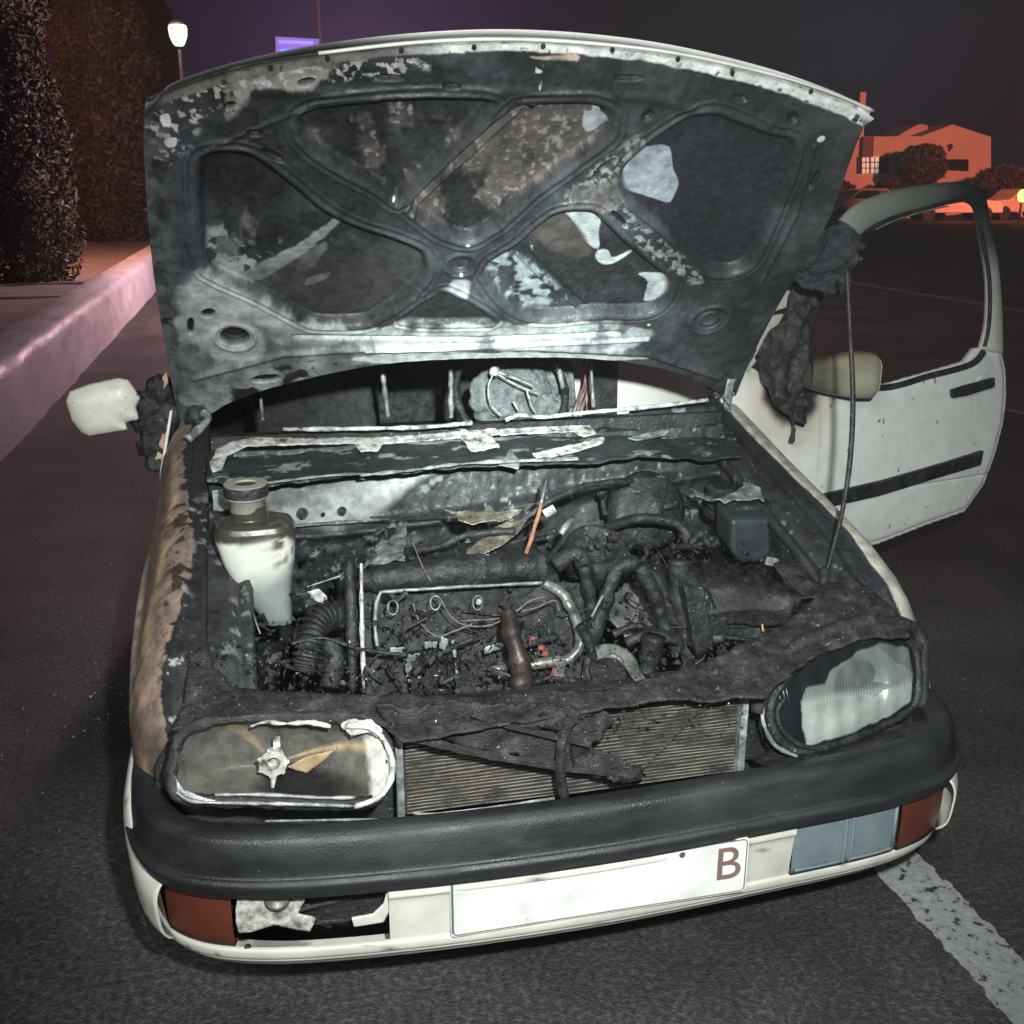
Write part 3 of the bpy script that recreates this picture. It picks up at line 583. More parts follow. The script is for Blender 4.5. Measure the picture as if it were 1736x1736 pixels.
# ================================================================== engine bay shell
mb = MB()
mb.box((0.02, 0.70, 0.27), (0.66, 0.46, 0.01)); mb.build('bay_floor', sootd, car)
def wallgrid(name, A, B, z0f, z1f, amp, mat, n=80, m=40, seed=0, colf=None, nrm=(1, 0, 0)):
    A = np.array(A, float); B = np.array(B, float); G = np.zeros((n, m, 3))
    for i, s in enumerate(np.linspace(0, 1, n)):
        p = A*(1-s)+B*s
        for j, t_ in enumerate(np.linspace(0, 1, m)): G[i, j] = (p[0], p[1], z0f(p[1])*(1-t_)+z1f(p[1])*t_)
    P = G.reshape(-1, 3); h = amp*(fbm(P, 9, 5, seed)-0.5)*2; P = P+np.outer(h, nrm); G = P.reshape(n, m, 3)
    return gridobj(name, G, mat, car, col=colf(P) if colf else None)
wallgrid('inner_wing', (-0.60, 0.24, 0), (-0.62, 1.12, 0), lambda y: 0.27, lambda y: zs(y)-0.015, 0.03, soot, seed=3)
wallgrid('inner_wing', (0.62, 0.24, 0), (0.64, 1.12, 0), lambda y: 0.27, lambda y: zs(y)-0.015, 0.03, soot, seed=5, nrm=(-1, 0, 0))
# rails (flat top between bay and fender)
def rail(side):
    G = []; 
    for y in np.linspace(0.20, 1.28, 120):
        z = zs(y)+0.004; r = []
        for k, q in enumerate(np.linspace(0, 1, 22)):
            x = (0.595+0.02*y)*(1-q)+0.705*q
            r.append((XC+side*x, y, z-0.012*math.exp(-((q-0.28)/0.10)**2)-0.02*(q < 0.03)))
        G.append(r)
    G = np.array(G); P = G.reshape(-1, 3); n = fbm(P, 22, 5, 2); P[:, 2] += 0.006*(n-0.5)*2
    n2 = fbm(P, 50, 4, 4); c = np.array([0.028, 0.029, 0.031])*(0.35+1.3*fbm(P, 12, 4, 7)[:, None])
    if side < 0:
        g_ = (sstep(0.60, 0.66, n2)*sstep(0.42, 0.58, fbm(P, 7, 3, 12)))[:, None]; c = c*(1-g_)+np.array([0.17, 0.175, 0.18])*g_
    else:
        g_ = sstep(0.70, 0.74, n2)[:, None]*0.6; c = c*(1-g_)+np.array([0.25, 0.26, 0.27])*g_
    return gridobj('wing_rail', P.reshape(G.shape), attrm, car, col=c, solid=0.004)
rail(-1); rail(1)
rimtube('rail_edge', ((350, 790), (358, 860), (366, 940), (376, 1030)), P3((0, 0.2, 0.49), (1, 0.2, 0.49), (0, 1.29, 0.885)), 0.0028, asht, car, 0.8)

# firewall
FW = PY(1.04)
def fw_col(P):
    n = fbm(P, 11, 4, 5); n2 = fbm(P, 45, 4, 6); c = np.array([0.022, 0.024, 0.026])*(0.4+1.2*n[:, None])
    cx = P[:, 0]; cz = P[:, 2]
    # pale burnt-clean sweep on the left of the panel
    a = np.array([-0.60, 0.80]); b = np.array([-0.03, 0.865])
    band = sdf(np.c_[cx, cz], np.array([[-0.62, 0.86], [-0.60, 0.78], [-0.52, 0.69], [-0.40, 0.672], [-0.28, 0.69], [-0.16, 0.78], [-0.04, 0.850], [0.06, 0.862], [0.06, 0.875], [-0.2, 0.868]]))
    k = sstep(0.012, -0.02, band+0.03*(n-0.5))[:, None]; lite = np.array([0.15, 0.155, 0.145])*(0.5+1.1*n[:, None])
    hot = sstep(0.06, 0.0, sdf(np.c_[cx, cz], np.array([[-0.52, 0.68], [-0.36, 0.675], [-0.26, 0.70], [-0.12, 0.82], [-0.16, 0.845], [-0.30, 0.765], [-0.42, 0.73]])))[:, None]
    lite = lite*(1-0.75*hot)+np.array([0.46, 0.48, 0.47])*0.75*hot
    c = c*(1-k)+lite*k
    g_ = sstep(0.70, 0.73, n2)[:, None]*0.7; return c*(1-g_)+np.array([0.3, 0.31, 0.31])*g_
n, m_ = 260, 90; G = np.zeros((n, m_, 3))
for i, x in enumerate(np.linspace(-0.62, 0.66, n)):
    for j, q in enumerate(np.linspace(0, 1, m_)):
        G[i, j] = (x, 1.04-0.03*math.sin(q*3.1)+0.05*(1-q)**2, 0.28+0.595*q)
P = G.reshape(-1, 3); P[:, 1] += 0.025*(fbm(P, 7, 5, 9)-0.5)*2
# pressed ledge of the panel
P[:, 1] -= 0.03*np.exp(-((P[:, 2]-(0.66+0.10*np.clip(P[:, 0]+0.3, 0, 1)))/0.015)**2)
gridobj('firewall', P.reshape(n, m_, 3), attrm, car, col=fw_col(P))
mb = MB()
for x, y, r in ((513, 870, 0.014), (580, 866, 0.011), (548, 872, 0.005), (420, 838, 0.006)):
    MB().lathe(U(x, y, PY(0.985)), (0, -1, 0.3), [(r, -0.01), (r, 0.004), (r*0.5, 0.006), (r*0.45, -0.004)], 12).build('firewall_grommet', rubber, car)

# cowl tray (scuttle)
CW = P3((0, 1.06, 0.872), (1, 1.06, 0.872), (0, 1.26, 0.925))
def cowl_col(P2, d, P):
    n = fbm(P, 10, 5, 3); n2 = fbm(P*[0.4, 1, 1], 50, 4, 6); c = np.array([0.020, 0.022, 0.024])*(0.3+1.4*n[:, None])
    bl = (sstep(0.16, 0.0, np.hypot(P[:, 0]+0.40, (P[:, 1]-1.13)*2.2))*sstep(0.4, 0.6, n))[:, None]; c = c*(1-bl)+np.array([0.13, 0.15, 0.19])*bl
    g_ = (sstep(0.62, 0.66, n2)*sstep(0.35, 0.55, fbm(P*[.5, 2, 1], 12, 3, 1)))[:, None]*0.8; return c*(1-g_)+np.array([0.25, 0.27, 0.27])*g_
sheet('scuttle_panel', [(350, 815), (352, 760), (372, 722), (500, 730), (700, 724), (850, 712), (1000, 698), (1130, 678), (1190, 662), (1240, 690), (1262, 765), (1140, 772), (1000, 784), (800, 795), (600, 806), (420, 830)], CW, attrm, car, cell=0.006, jag=0.004, amp=0.012, nsc=14, thick=0.004, seed=6, colf=cowl_col, relief=lambda P2, d, P: -0.05*sstep(1.045, 1.085, P[:, 1])*sstep(1.21, 1.17, P[:, 1])*(0.7+0.6*fbm(P, 5, 3, 8))-0.02*sstep(0.35, 0.6, P[:, 0]))
CW2 = P3((0, 1.06, 0.885), (1, 1.06, 0.885), (0, 1.26, 0.945))
sheet('scuttle_lip', [(395, 748), (430, 742), (520, 744), (640, 742), (740, 735), (840, 726), (850, 736), (760, 744), (650, 753), (640, 764), (612, 766), (600, 752), (500, 754), (420, 756), (385, 772), (376, 796), (360, 800), (355, 785), (368, 762)], CW2, meltw, car, cell=0.0035, jag=0.002, amp=0.004, nsc=30, thick=0.004, seed=1)
sheet('scuttle_lip', [(780, 728), (830, 735), (850, 760), (800, 765), (782, 745)], P3((0, 1.06, 0.890), (1, 1.06, 0.890), (0, 1.26, 0.950)), meltw, car, cell=0.003, jag=0.005, amp=0.008, nsc=50, thick=0.004, seed=4)
sheet('scuttle_lip', [(840, 728), (960, 722), (1000, 722), (1012, 735), (990, 740), (972, 732), (850, 738)], CW2, meltw, car, cell=0.0035, jag=0.003, amp=0.004, nsc=30, thick=0.004, seed=2)
mb = MB()
wire(((480, 728), (600, 727), (720, 724), (800, 717)), CW2, 0.0055, 0.7); mb.build('wiper_linkage', meltw, car, smooth=True)
mb = MB(); wire(((858, 712), (880, 704), (920, 707), (990, 700), (1100, 690), (1200, 678)), P3((0, 1.06, 0.90), (1, 1.06, 0.90), (0, 1.26, 0.96)), 0.006, 0.3); mb.build('scuttle_rod', meltw, car, smooth=True)
sheet('scuttle_shard', [(902, 768), (960, 756), (1025, 742), (1022, 752), (970, 768), (910, 776)], CW2, meltw, car, cell=0.003, jag=0.005, amp=0.006, thick=0.003, seed=8)
sheet('scuttle_shard', [(1064, 742), (1100, 733), (1136, 727), (1130, 738), (1080, 746)], CW2, asht, car, cell=0.003, jag=0.004, amp=0.006, thick=0.003, seed=9)
sheet('scuttle_shard', [(845, 790), (865, 760), (882, 782), (880, 795)], CW2, asht, car, cell=0.003, jag=0.003, amp=0.008, thick=0.003, seed=10)
mb = MB(); wire(((412, 828), (460, 818), (560, 806), (620, 803)), P3((0, 1.02, 0.885), (1, 1.02, 0.885), (0, 1.26, 0.945)), 0.003, 0.7); wire(((610, 806), (700, 797), (800, 785), (980, 778)), P3((0, 1.02, 0.885), (1, 1.02, 0.885), (0, 1.26, 0.945)), 0.004, 0.9); mb.build('scuttle_seam', asht, car)
mb = MB(); wire(((478, 893), (540, 888), (600, 884), (660, 882)), PY(0.96), 0.004, 0.8); mb.build('firewall_seam', asht, car)
mb = MB(); p = U(368, 785, CW2); mb.lathe(p, (0, -0.3, 1), [(0.011, 0), (0.011, 0.006), (0.004, 0.007), (0.004, 0)], 12); mb.build('hinge_eyelet', meltw, car)
# ================================================================== engine
def box3(name, pxc, pl, h, mat, rz=0, rx=0, ry=0, bevel=0.006, par=None):
    return MB().box(U(*pxc, pl) if not isinstance(pxc, np.ndarray) else pxc, h, rz, rx, ry).build(name, mat, par or car, bevel=bevel)
# block / head front face
eng = sheet('engine_block', [(612, 1004), (760, 994), (925, 985), (990, 990), (1000, 1168), (800, 1182), (618, 1182)], P3((-0.3, 0.40, 0.45), (0.1, 0.40, 0.45), (-0.3, 0.52, 0.70)), sootd, car, cell=0.006, jag=0.004, amp=0.016, nsc=22, thick=0.01, seed=12)
MB().box((-0.13, 0.66, 0.52), (0.20, 0.13, 0.17)).build('engine_core', sootd, eng, bevel=0.02)
def tube1(name, pts, r, mat, n=14, wob=0.15, par=None):
    m = MB(); m.tube(pts, r, n, smooth=10, wob=wob+0.12); o = m.build(name, mat, par or car, smooth=True)
    V = np.array([v.co[:] for v in o.data.vertices]); rr = float(np.mean(r)); a = min(0.0035, rr*0.28)
    V += np.stack([fbm(V+k*5.1, 28, 4, k)-0.5 for k in range(3)], 1)*2*a*1.6
    o.data.vertices.foreach_set('co', V.ravel()); return o
tube1('intake_pipe', [U(610, 985, PY(0.50)), U(680, 978, PY(0.5)), U(780, 970, PY(0.5)), U(860, 964, PY(0.50)), U(925, 962, PY(0.50))], [0.026, 0.030, 0.033, 0.033, 0.030], rubber, 18)
tube1('fuel_rail', [U(645, 1003, PY(0.44)), U(760, 996, PY(0.44)), U(920, 988, PY(0.44))], 0.0035, asht, 8, 0.8)
tube1('timing_cover_edge', [U(612, 955, PY(0.46)), U(613, 1040, PY(0.40)), U(617, 1168, PY(0.36))], [0.0025, 0.0045, 0.0055, 0.003], meltw, 8, 0.6)
tube1('timing_cover_edge', [U(592, 945, PY(0.50)), U(596, 1060, PY(0.42)), U(598, 1172, PY(0.38))], [0.010, 0.012, 0.008], rubber, 8)
tube1('injector', [U(646, 1003, PY(.43)), U(638, 1025, PY(.42)), U(636, 1060, PY(.41)), U(640, 1095, PY(.4))], 0.0035, asht, 8, 0.7)
mb = MB()
for x, y in ((666, 1030), (738, 1022), (810, 1022)):
    mb = MB(); c = U(x, y, PY(0.40)); mb.tube([c+[0.010*math.cos(a), 0, 0.015*math.sin(a)] for a in np.linspace(0, 2*math.pi, 12)], 0.0016, 5, wob=0.8); mb.build('injector_clip', asht, car)
box3('plug_housing', (812, 1020), PY(0.39), (0.006, 0.006, 0.007), meltw, 0.3)
mb = MB(); PLW = PY(0.385)
wire(((700, 1022), (712, 1055), (740, 1078), (770, 1070), (800, 1058)), PLW, 0.0014); wire(((745, 1012), (765, 1045), (790, 1060), (830, 1060), (870, 1040), (900, 1018), (925, 1012)), PLW, 0.0014)
wire(((780, 1052), (850, 1048), (885, 1030)), PLW, 0.0012); wire(((885, 1036), (910, 1030), (940, 1018), (948, 1035)), PLW, 0.0012)
wire(((700, 920), (716, 960), (730, 985)), PY(.46), 0.0013); mb.build('burnt_wire', M('burnt_wire_metal', [(0.3, (0.06, 0.055, 0.05)), (0.7, (0.26, 0.24, 0.22))], 60, bump=0), car)
sheet('gasket_strip', [(686, 1108), (712, 1108), (696, 1130), (712, 1150), (690, 1150)], PY(0.385), asht, car, cell=0.0022, jag=0.007, amp=0.004, thick=0.002, seed=3, jsc=120)
for pp in ([(662, 1098), (685, 1098), (684, 1106), (660, 1108)], [(720, 1088), (740, 1088), (738, 1098), (722, 1098)], [(690, 1150), (708, 1156), (700, 1162)], [(820, 1098), (850, 1090), (850, 1100), (822, 1108)], [(748, 1080), (760, 1084), (754, 1104), (746, 1098)]):
    sheet('metal_fragment', pp, PY(0.38), asht, car, cell=0.0022, jag=0.004, amp=0.003, thick=0.002, seed=5, jsc=100)
tube1('oil_dipstick', [U(768, 1085, PY(0.40)), U(773, 1130, PY(0.36)), U(781, 1172, PY(0.34))], 0.0035, asht, 7, 0.9)
box3('engine_rib', (760, 1125), PY(0.40), (0.006, 0.02, 0.05), sootd)
box3('alternator_housing', (735, 1140), PY(0.42), (0.055, 0.03, 0.045), sootd, bevel=0.012)
tube1('exhaust_stub', [U(826, 1138, PY(0.36)), U(866, 1130, PY(0.36))], 0.0085, alu, 12, 0.1)
tube1('coolant_pipe', [U(898, 1128, PY(0.37)), U(935, 1122, PY(0.37)), U(965, 1117, PY(.37)), U(982, 1095, PY(.38)), U(978, 1060, PY(.41)), U(962, 1020, PY(.45)), U(945, 1002, PY(.47)), U(925, 990, PY(.49))], 0.0115, alu, 14, 0.15)
MB().box(U(948, 1134, PY(0.355)), (0.0135, 0.003, 0.024)).build('pipe_bracket', alu, car, bevel=0.002)
tube1('radiator_hose', [U(862, 1040, PY(0.36)), U(868, 1075, PY(0.33)), U(880, 1120, PY(0.31)), U(886, 1165, PY(0.30))], [0.018, 0.022, 0.023, 0.021], M('burnt_hose_brown', [(0.3, (0.014, 0.009, 0.008)), (0.7, (0.05, 0.032, 0.028))], 18, rough=(0.4, 0.65), bump=0.3), 16)
for pp, s_ in ((((903, 1084)), 1), (((924, 1108)), 2), ((918, 1098), 3)):
    m = MB(); m.blob(U(*pp, PY(0.375)), (0.0075, 0.005, 0.006), 0.7, 9, 8, seed=s_); m.build('red_clip', redp, car)
mb = MB(); wire(((900, 1153), (920, 1153), (935, 1143), (940, 1125)), PY(.35), 0.0022); mb.build('red_wire', redp, car)
mb = MB(); wire(((897, 1140), (898, 1156), (915, 1158)), PY(.35), 0.003); mb.build('wire_end', asht, car)
# corrugated intake hose
pts = catmull([U(598, 1046, PY(0.47)), U(560, 1044, PY(.46)), U(535, 1062, PY(.44)), U(524, 1100, PY(0.41)), U(515, 1140, PY(0.39))], 16, False)
mb = MB(); rad_ = [0.026+0.004*(1 if (k % 4) < 2 else -1) for k in range(len(pts))]; mb.tube(pts, rad_, 18, smooth=0, wob=0.1); mb.build('corrugated_hose', rubber, car)
mb = MB(); mb.tube([U(560, 1085, PY(.42)), U(566, 1120, PY(.40)), U(560, 1165, PY(.38))], 0.022, 14, wob=0.2); mb.build('lower_hose', rubber, car, smooth=True)
# torn foil heat shields
sheet('heat_shield', [(612, 962), (640, 925), (690, 882), (690, 905), (682, 930), (686, 950), (640, 955), (622, 958)], P3((-0.35, 0.55, 0.70), (-0.2, 0.58, 0.76), (-0.3, 0.75, 0.72)), asht, car, cell=0.003, jag=0.006, amp=0.012, nsc=25, thick=0.002, seed=5)
def perf(P2, d, P3_): return 0.002*np.sin(P2[:, 0]*800)*np.sin(P2[:, 1]*800)
foil = M('burnt_foil', [(0.3, (0.07, 0.055, 0.035)), (0.5, (0.24, 0.21, 0.16)), (0.75, (0.60, 0.58, 0.48))], 35, rough=(0.25, 0.5), metal=0.5, bump=0.6, bscale=90)
sheet('heat_shield', [(743, 862), (775, 866), (820, 868), (828, 853), (838, 866), (885, 864), (880, 872), (850, 884), (800, 888), (778, 884), (772, 870)], P3((-0.1, 0.62, 0.76), (0.1, 0.62, 0.78), (-0.1, 0.8, 0.82)), foil, car, cell=0.0025, jag=0.003, amp=0.010, nsc=30, thick=0.002, seed=6)
sheet('heat_shield', [(895, 880), (882, 900), (850, 925), (815, 942), (790, 945), (792, 930), (815, 915), (828, 900), (852, 888)], P3((-0.1, 0.55, 0.70), (0.1, 0.55, 0.75), (-0.1, 0.75, 0.78)), foil, car, cell=0.0022, jag=0.003, amp=0.006, nsc=30, thick=0.0015, seed=7, relief=perf)
mb = MB(); wire(((776, 947), (800, 944), (830, 942)), PY(.56), 0.0035, 0.8); mb.build('shield_flange', meltw, car)
# orange-rusted rod and the cable crossing it
tube1('throttle_cable_rod', [U(927, 812, PY(0.72)), U(917, 855, PY(0.64))], 0.0035, asht, 7, 0.2)
tube1('throttle_cable_rod', [U(917, 855, PY(0.64)), U(905, 900, PY(0.58)), U(892, 938, PY(0.53))], 0.0045, M('heat_orange_steel', [(0.3, (0.22, 0.10, 0.06)), (0.7, (0.48, 0.24, 0.14))], 50), 7, 0.2)
MB().tube([U(922, 872, PY(.62)), U(940, 862, PY(.62))], 0.010, 10).build('white_plug', meltw, car)
tube1('vacuum_hose', [U(862, 905, PY(.66)), U(900, 872, PY(.68)), U(940, 845, PY(.70)), U(1000, 822, PY(.74)), U(1070, 815, PY(0.78))], [0.004, 0.006, 0.008, 0.008], rubber, 8)
# right-hand side of the bay: throttle body, servo, reservoirs, gearbox, battery tray
mb = MB(); c = U(1010, 930, PY(0.60)); mb.lathe(c, (0, -0.5, 1), [(0.070, -0.08), (0.074, -0.01), (0.068, 0.008), (0.055, 0.014), (0.050, 0.0), (0.030, -0.006), (0.014, 0.02), (0.004, 0.022)], 26); mb.build('throttle_body', soot, car, smooth=True)
mb = MB()
for k in range(16):
    a = RNG.random(3); mb.blob(c+np.array([(a[0]-.5)*.09, (a[1]-.5)*.08-0.02, a[2]*.035]), 0.006+0.008*RNG.random(), 0.7, 9, 7, seed=k)
mb.build('charred_lump', crusty, car)
mb = MB(); c = U(1100, 865, PY(0.86)); mb.lathe(c, (0, -1, 0.35), [(0.098, -0.05), (0.102, -0.02), (0.096, 0.006), (0.080, 0.018), (0.04, 0.022), (0.02, 0.05), (0.004, 0.052)], 36); mb.build('brake_servo', soot, car, smooth=True)
tube1('brake_pipe', [U(1020, 900, PY(.8)), U(1080, 880, PY(.74)), U(1150, 890, PY(.72)), U(1170, 930, PY(.7))], 0.012, rubber, 10)
mb = MB(); c = U(1222, 842, PY(0.88)); mb.lathe(c, (0, -0.15, 1), [(0.045, -0.05), (0.047, -0.02), (0.038, -0.012), (0.040, 0.02), (0.040, 0.032), (0.03, 0.036), (0.02, 0.03)], 26); mb.build('fluid_reservoir_cap', rubber, car, smooth=True)
sheet('melted_reservoir', [(1165, 822), (1185, 835), (1215, 845), (1245, 838), (1262, 815), (1290, 828), (1296, 852), (1285, 845), (1260, 848), (1230, 855), (1180, 842)], P3((0.45, 0.80, 0.77), (0.6, 0.80, 0.79), (0.45, 0.95, 0.80)), asht, car, cell=0.003, jag=0.006, amp=0.010, thick=0.003, seed=15)
mb = MB(); cc_ = U(1273, 915, PY(0.68)); mb.prism([cc_+np.array(q) for q in ((-0.055, 0, 0.055), (0.055, 0, 0.05), (0.06, 0, -0.045), (0.03, 0, -0.062), (-0.02, 0, -0.062), (-0.05, 0, -0.03))], (0, 0.10, 0.02)); mb.build('coolant_tank', M('dark_slate_plastic', [(0.3, (0.018, 0.022, 0.024)), (0.7, (0.040, 0.048, 0.052))], 10, rough=(0.35, 0.6), bump=0.5), car, bevel=0.012)
box3('ecu_box', (1262, 862), PY(0.78), (0.06, 0.05, 0.03), soot, 0.1, 0.2, bevel=0.01)
tube1('tank_hose', [U(1290, 800, PY(.92)), U(1312, 850, PY(.85)), U(1318, 900, PY(.78)), U(1308, 935, PY(.7))], 0.006, rubber, 8)
box3('fuse_bracket', (1308, 952), PY(0.62), (0.016, 0.004, 0.010), asht, 0.2, 0, 0.3, bevel=0.001)
# wedge of charred battery tray
mb = MB(); W4 = [U(x, y, P3((0.3, 0.35, 0.62), (0.7, 0.35, 0.66), (0.3, 0.7, 0.74))) for x, y in ((1118, 965), (1180, 955), (1285, 962), (1358, 1012), (1345, 1028), (1272, 1030), (1180, 1040), (1120, 1020))]
mb.prism(W4, (0, 0.02, -0.05)); roughen(mb.build('battery_tray', crusty, car), 10, 0.012, 18)
sheet('bay_side_plate', [(1310, 960), (1390, 930), (1440, 975), (1420, 1030), (1355, 1010)], P3((0.5, 0.35, 0.64), (0.7, 0.35, 0.645), (0.5, 0.7, 0.715)), crusty, car, cell=0.005, amp=0.016, jag=0.012, thick=0.004)
for i, (a, b, c_, d_) in enumerate((((1160, 1000), (1195, 1000), (1208, 1100), (1180, 1120)), ((1205, 1025), (1232, 1040), (1228, 1090), (1200, 1100)), ((1240, 1050), (1300, 1040), (1305, 1080), (1236, 1090)), ((1300, 1030), (1345, 1030), (1345, 1062), (1302, 1068)))):
    mb = MB(); pl = PY(0.36+0.02*i); mb.prism([U(*q, pl) for q in (a, b, c_, d_)], (0, 0.06, 0.02)); roughen(mb.build('battery_cell_plate', rubber, car), 8, 0.008, 22, i)
mb = MB(); c = U(1175, 1018, PY(0.42))
for k in range(14):
    a = RNG.random(3)-0.5; mb.blob(c+a*[.05, .04, .05], 0.006+0.007*RNG.random(), 0.8, 9, 7, seed=30+k)
mb.build('molten_terminal', M('molten_lead', [(0.3, (0.03, 0.033, 0.033)), (0.6, (0.15, 0.165, 0.16)), (0.8, (0.35, 0.37, 0.36))], 40, rough=(0.25, 0.5), bump=0.6, metal=0.2), car, smooth=True)
mb = MB(); c = U(1258, 1022, PY(0.42))
for k in range(12):
    a = RNG.random(3)-0.5; mb.blob(c+a*[.05, .03, .035], 0.004+0.007*RNG.random(), 0.9, 9, 7, seed=50+k)
mb.build('molten_terminal', asht, car, smooth=True)
tube1('copper_wire', [U(1286, 1034, PY(.38)), U(1291, 1050, PY(.38)), U(1294, 1070, PY(.37))], 0.0026, M('bare_copper', [(0.3, (0.4, 0.16, 0.08)), (0.7, (0.6, 0.27, 0.15))], 30, metal=0.3), 6)
# gearbox: silver patches behind hoses
sheet('gearbox_casing', [(1040, 1010), (1060, 990), (1090, 998), (1095, 1020), (1150, 1030), (1110, 1070), (1060, 1080), (1030, 1050)], P3((0.2, 0.40, 0.50), (0.4, 0.42, 0.5), (0.2, 0.55, 0.58)), alu, car, cell=0.005, jag=0.004, amp=0.014, nsc=14, thick=0.006, seed=20)
sheet('gearbox_casing', [(1080, 975), (1112, 962), (1105, 1000), (1092, 1000)], PY(0.47), asht, car, cell=0.003, jag=0.004, amp=0.006, thick=0.003, seed=21)
mb = MB(); c = U(1038, 1128, PY(0.34)); mb.lathe(c, (0, -0.6, 1), [(0.056, -0.05), (0.058, -0.004), (0.050, 0.004), (0.024, 0.004), (0.022, 0.012), (0.014, 0.012), (0.012, 0.002)], 30); o_ = mb.build('gearbox_mount', alu, car, smooth=False, bevel=0.003)
sheet('gearbox_mount_cover', [(1000, 1120), (1045, 1118), (1062, 1135), (1062, 1165), (1040, 1172), (1002, 1165)], P3((0.15, 0.30, 0.56), (0.3, 0.30, 0.56), (0.15, 0.4, 0.60)), crusty, car, cell=0.004, jag=0.008, amp=0.012, thick=0.004, seed=22)
sheet('gearbox_arm', [(1060, 1130), (1078, 1128), (1100, 1160), (1092, 1172), (1072, 1152)], P3((0.15, 0.28, 0.575), (0.3, 0.28, 0.575), (0.15, 0.4, 0.615)), alu, car, cell=0.003, jag=0.003, amp=0.005, thick=0.004, seed=23)
hoses = [([(1045, 965), (1030, 1010), (1010, 1060), (1000, 1110)], 0.44, 0.016), ([(1085, 960), (1110, 1010), (1125, 1060), (1150, 1100)], 0.41, 0.016), ([(1040, 970), (1070, 955), (1105, 975), (1130, 1010)], 0.45, 0.017), ([(990, 960), (1000, 1010), (1005, 1060)], 0.46, 0.014), ([(1060, 1090), (1100, 1075), (1150, 1085)], 0.38, 0.012), ([(1110, 1080), (1100, 1120), (1090, 1165)], 0.33, 0.022), ([(940, 960), (980, 940), (1000, 990)], 0.52, 0.018), ([(1150, 950), (1150, 1000), (1160, 1060), (1170, 1120)], 0.42, 0.020),
         ([(1040, 1075), (1075, 1062), (1110, 1068)], 0.39, 0.007), ([(985, 1060), (1000, 1095), (1010, 1150)], 0.36, 0.010)]
for px_, y_, r_ in hoses: tube1('engine_hose', [U(a, b, PY(y_)) for a, b in px_], r_, rubber, 12, 0.25)
tube1('metal_rod', [U(1022, 1010, PY(.41)), U(1002, 1046, PY(.39))], 0.0035, asht, 7, 0.3)
tube1('metal_rod', [U(950, 905, PY(.56)), U(968, 880, PY(.58))], 0.008, asht, 7, 0.3)

# ---- coolant / washer bottle
mb = MB(); 
top = U(432, 905, PY(0.60))
def ring(c, rx, ry, n=24, p=3.0, sk=0):
    o = []
    for k in range(n):
        a = 2*math.pi*k/n; cx, sy = math.cos(a), math.sin(a)
        o.append(np.array(c)+[rx*math.copysign(abs(cx)**(2/p), cx), ry*math.copysign(abs(sy)**(2/p), sy), 0])
    return o
zt = top[2]; R_ = []
bx, byy = top[0], 0.64
secs = [(-0.215, 0.028, 0.03, 0.035), (-0.20, 0.032, 0.04, 0.032), (-0.16, 0.045, 0.05, 0.020), (-0.12, 0.060, 0.055, 0.010), (-0.07, 0.074, 0.06, 0.004), (-0.02, 0.082, 0.062, 0.0), (0.002, 0.083, 0.062, 0.0), (0.014, 0.078, 0.058, -0.001), (0.021, 0.064, 0.05, -0.004), (0.024, 0.040, 0.038, -0.008), (0.05, 0.036, 0.036, -0.010), (0.052, 0.036, 0.036, -0.010)]
G = np.array([ring((bx+sx, byy, zt+dz), rx, ry, 36, 3.2 if dz < 0.02 else 2.0)+[ring((bx+sx, byy, zt+dz), rx, ry, 36, 3.2 if dz < 0.02 else 2.0)[0]] for dz, rx, ry, sx in secs])
Gs = []
for k in range(len(G)-1):
    for t_ in np.linspace(0, 1, 6, endpoint=False): Gs.append(G[k]*(1-t_)+G[k+1]*t_)
Gs.append(G[-1]); G = np.array(Gs); P = G.reshape(-1, 3).copy()
n1 = fbm(P, 16, 4, 4); P += (P-np.array([bx, byy, zt-0.1]))*(0.05*(n1-0.5))[:, None]
dz = P[:, 2]-zt; c = np.array([0.60, 0.61, 0.55])*np.ones((len(P), 1))
k = sstep(-0.07, -0.14, dz+0.05*(n1-0.5)+0.30*(P[:, 0]-bx)*-1)[:, None]; c = c*(1-k)+np.array([0.24, 0.26, 0.25])*k
k = (sstep(-0.022, -0.004, dz+0.09*(n1-0.5)+0.03*(fbm(P, 60, 3, 2)-0.5)))[:, None]; c = c*(1-k)+np.array([0.045, 0.042, 0.035])*k
n3 = fbm(P, 80, 3, 8); k = (sstep(0.52, 0.58, n3)*sstep(0.02, 0.045, P[:, 0]-bx)*sstep(-0.10, -0.04, dz))[:, None]; c = c*(1-k)+np.array([0.10, 0.085, 0.06])*k
bott = gridobj('washer_bottle', P.reshape(G.shape), bottlep, car, col=c)
mb = MB(); nk = np.array([bx-0.012, byy, zt+0.04])
mb.lathe(nk, (0, 0, 1), [(0.035, 0), (0.037, 0.002), (0.037, 0.026), (0.042, 0.028), (0.044, 0.032)], 32); mb.build('bottle_neck', M('neck_plastic', [(0.3, (0.16, 0.155, 0.13)), (0.7, (0.32, 0.31, 0.26))], 20), bott, smooth=True)
mb = MB(); mb.lathe(nk+[0, 0, 0.030], (0, 0, 1), [(0.040, 0), (0.046, 0.004), (0.046, 0.018), (0.045, 0.026)], 40); mb.build('bottle_cap', rubber, bott)
mb = MB(); mb.lathe(nk+[0, 0, 0.055], (0, 0, 1), [(0.044, 0), (0.045, 0.004), (0.024, 0.005), (0.022, -0.004), (0.003, -0.006)], 40); mb.build('bottle_mouth', M('yellow_grey_plastic', [(0.3, (0.22, 0.21, 0.16)), (0.7, (0.38, 0.37, 0.29))], 14), bott, smooth=False)
sheet('bay_bracket', [(360, 832), (388, 826), (392, 862), (378, 868), (362, 866)], PY(0.80), asht, car, cell=0.004, jag=0.003, amp=0.004, thick=0.003, seed=31)
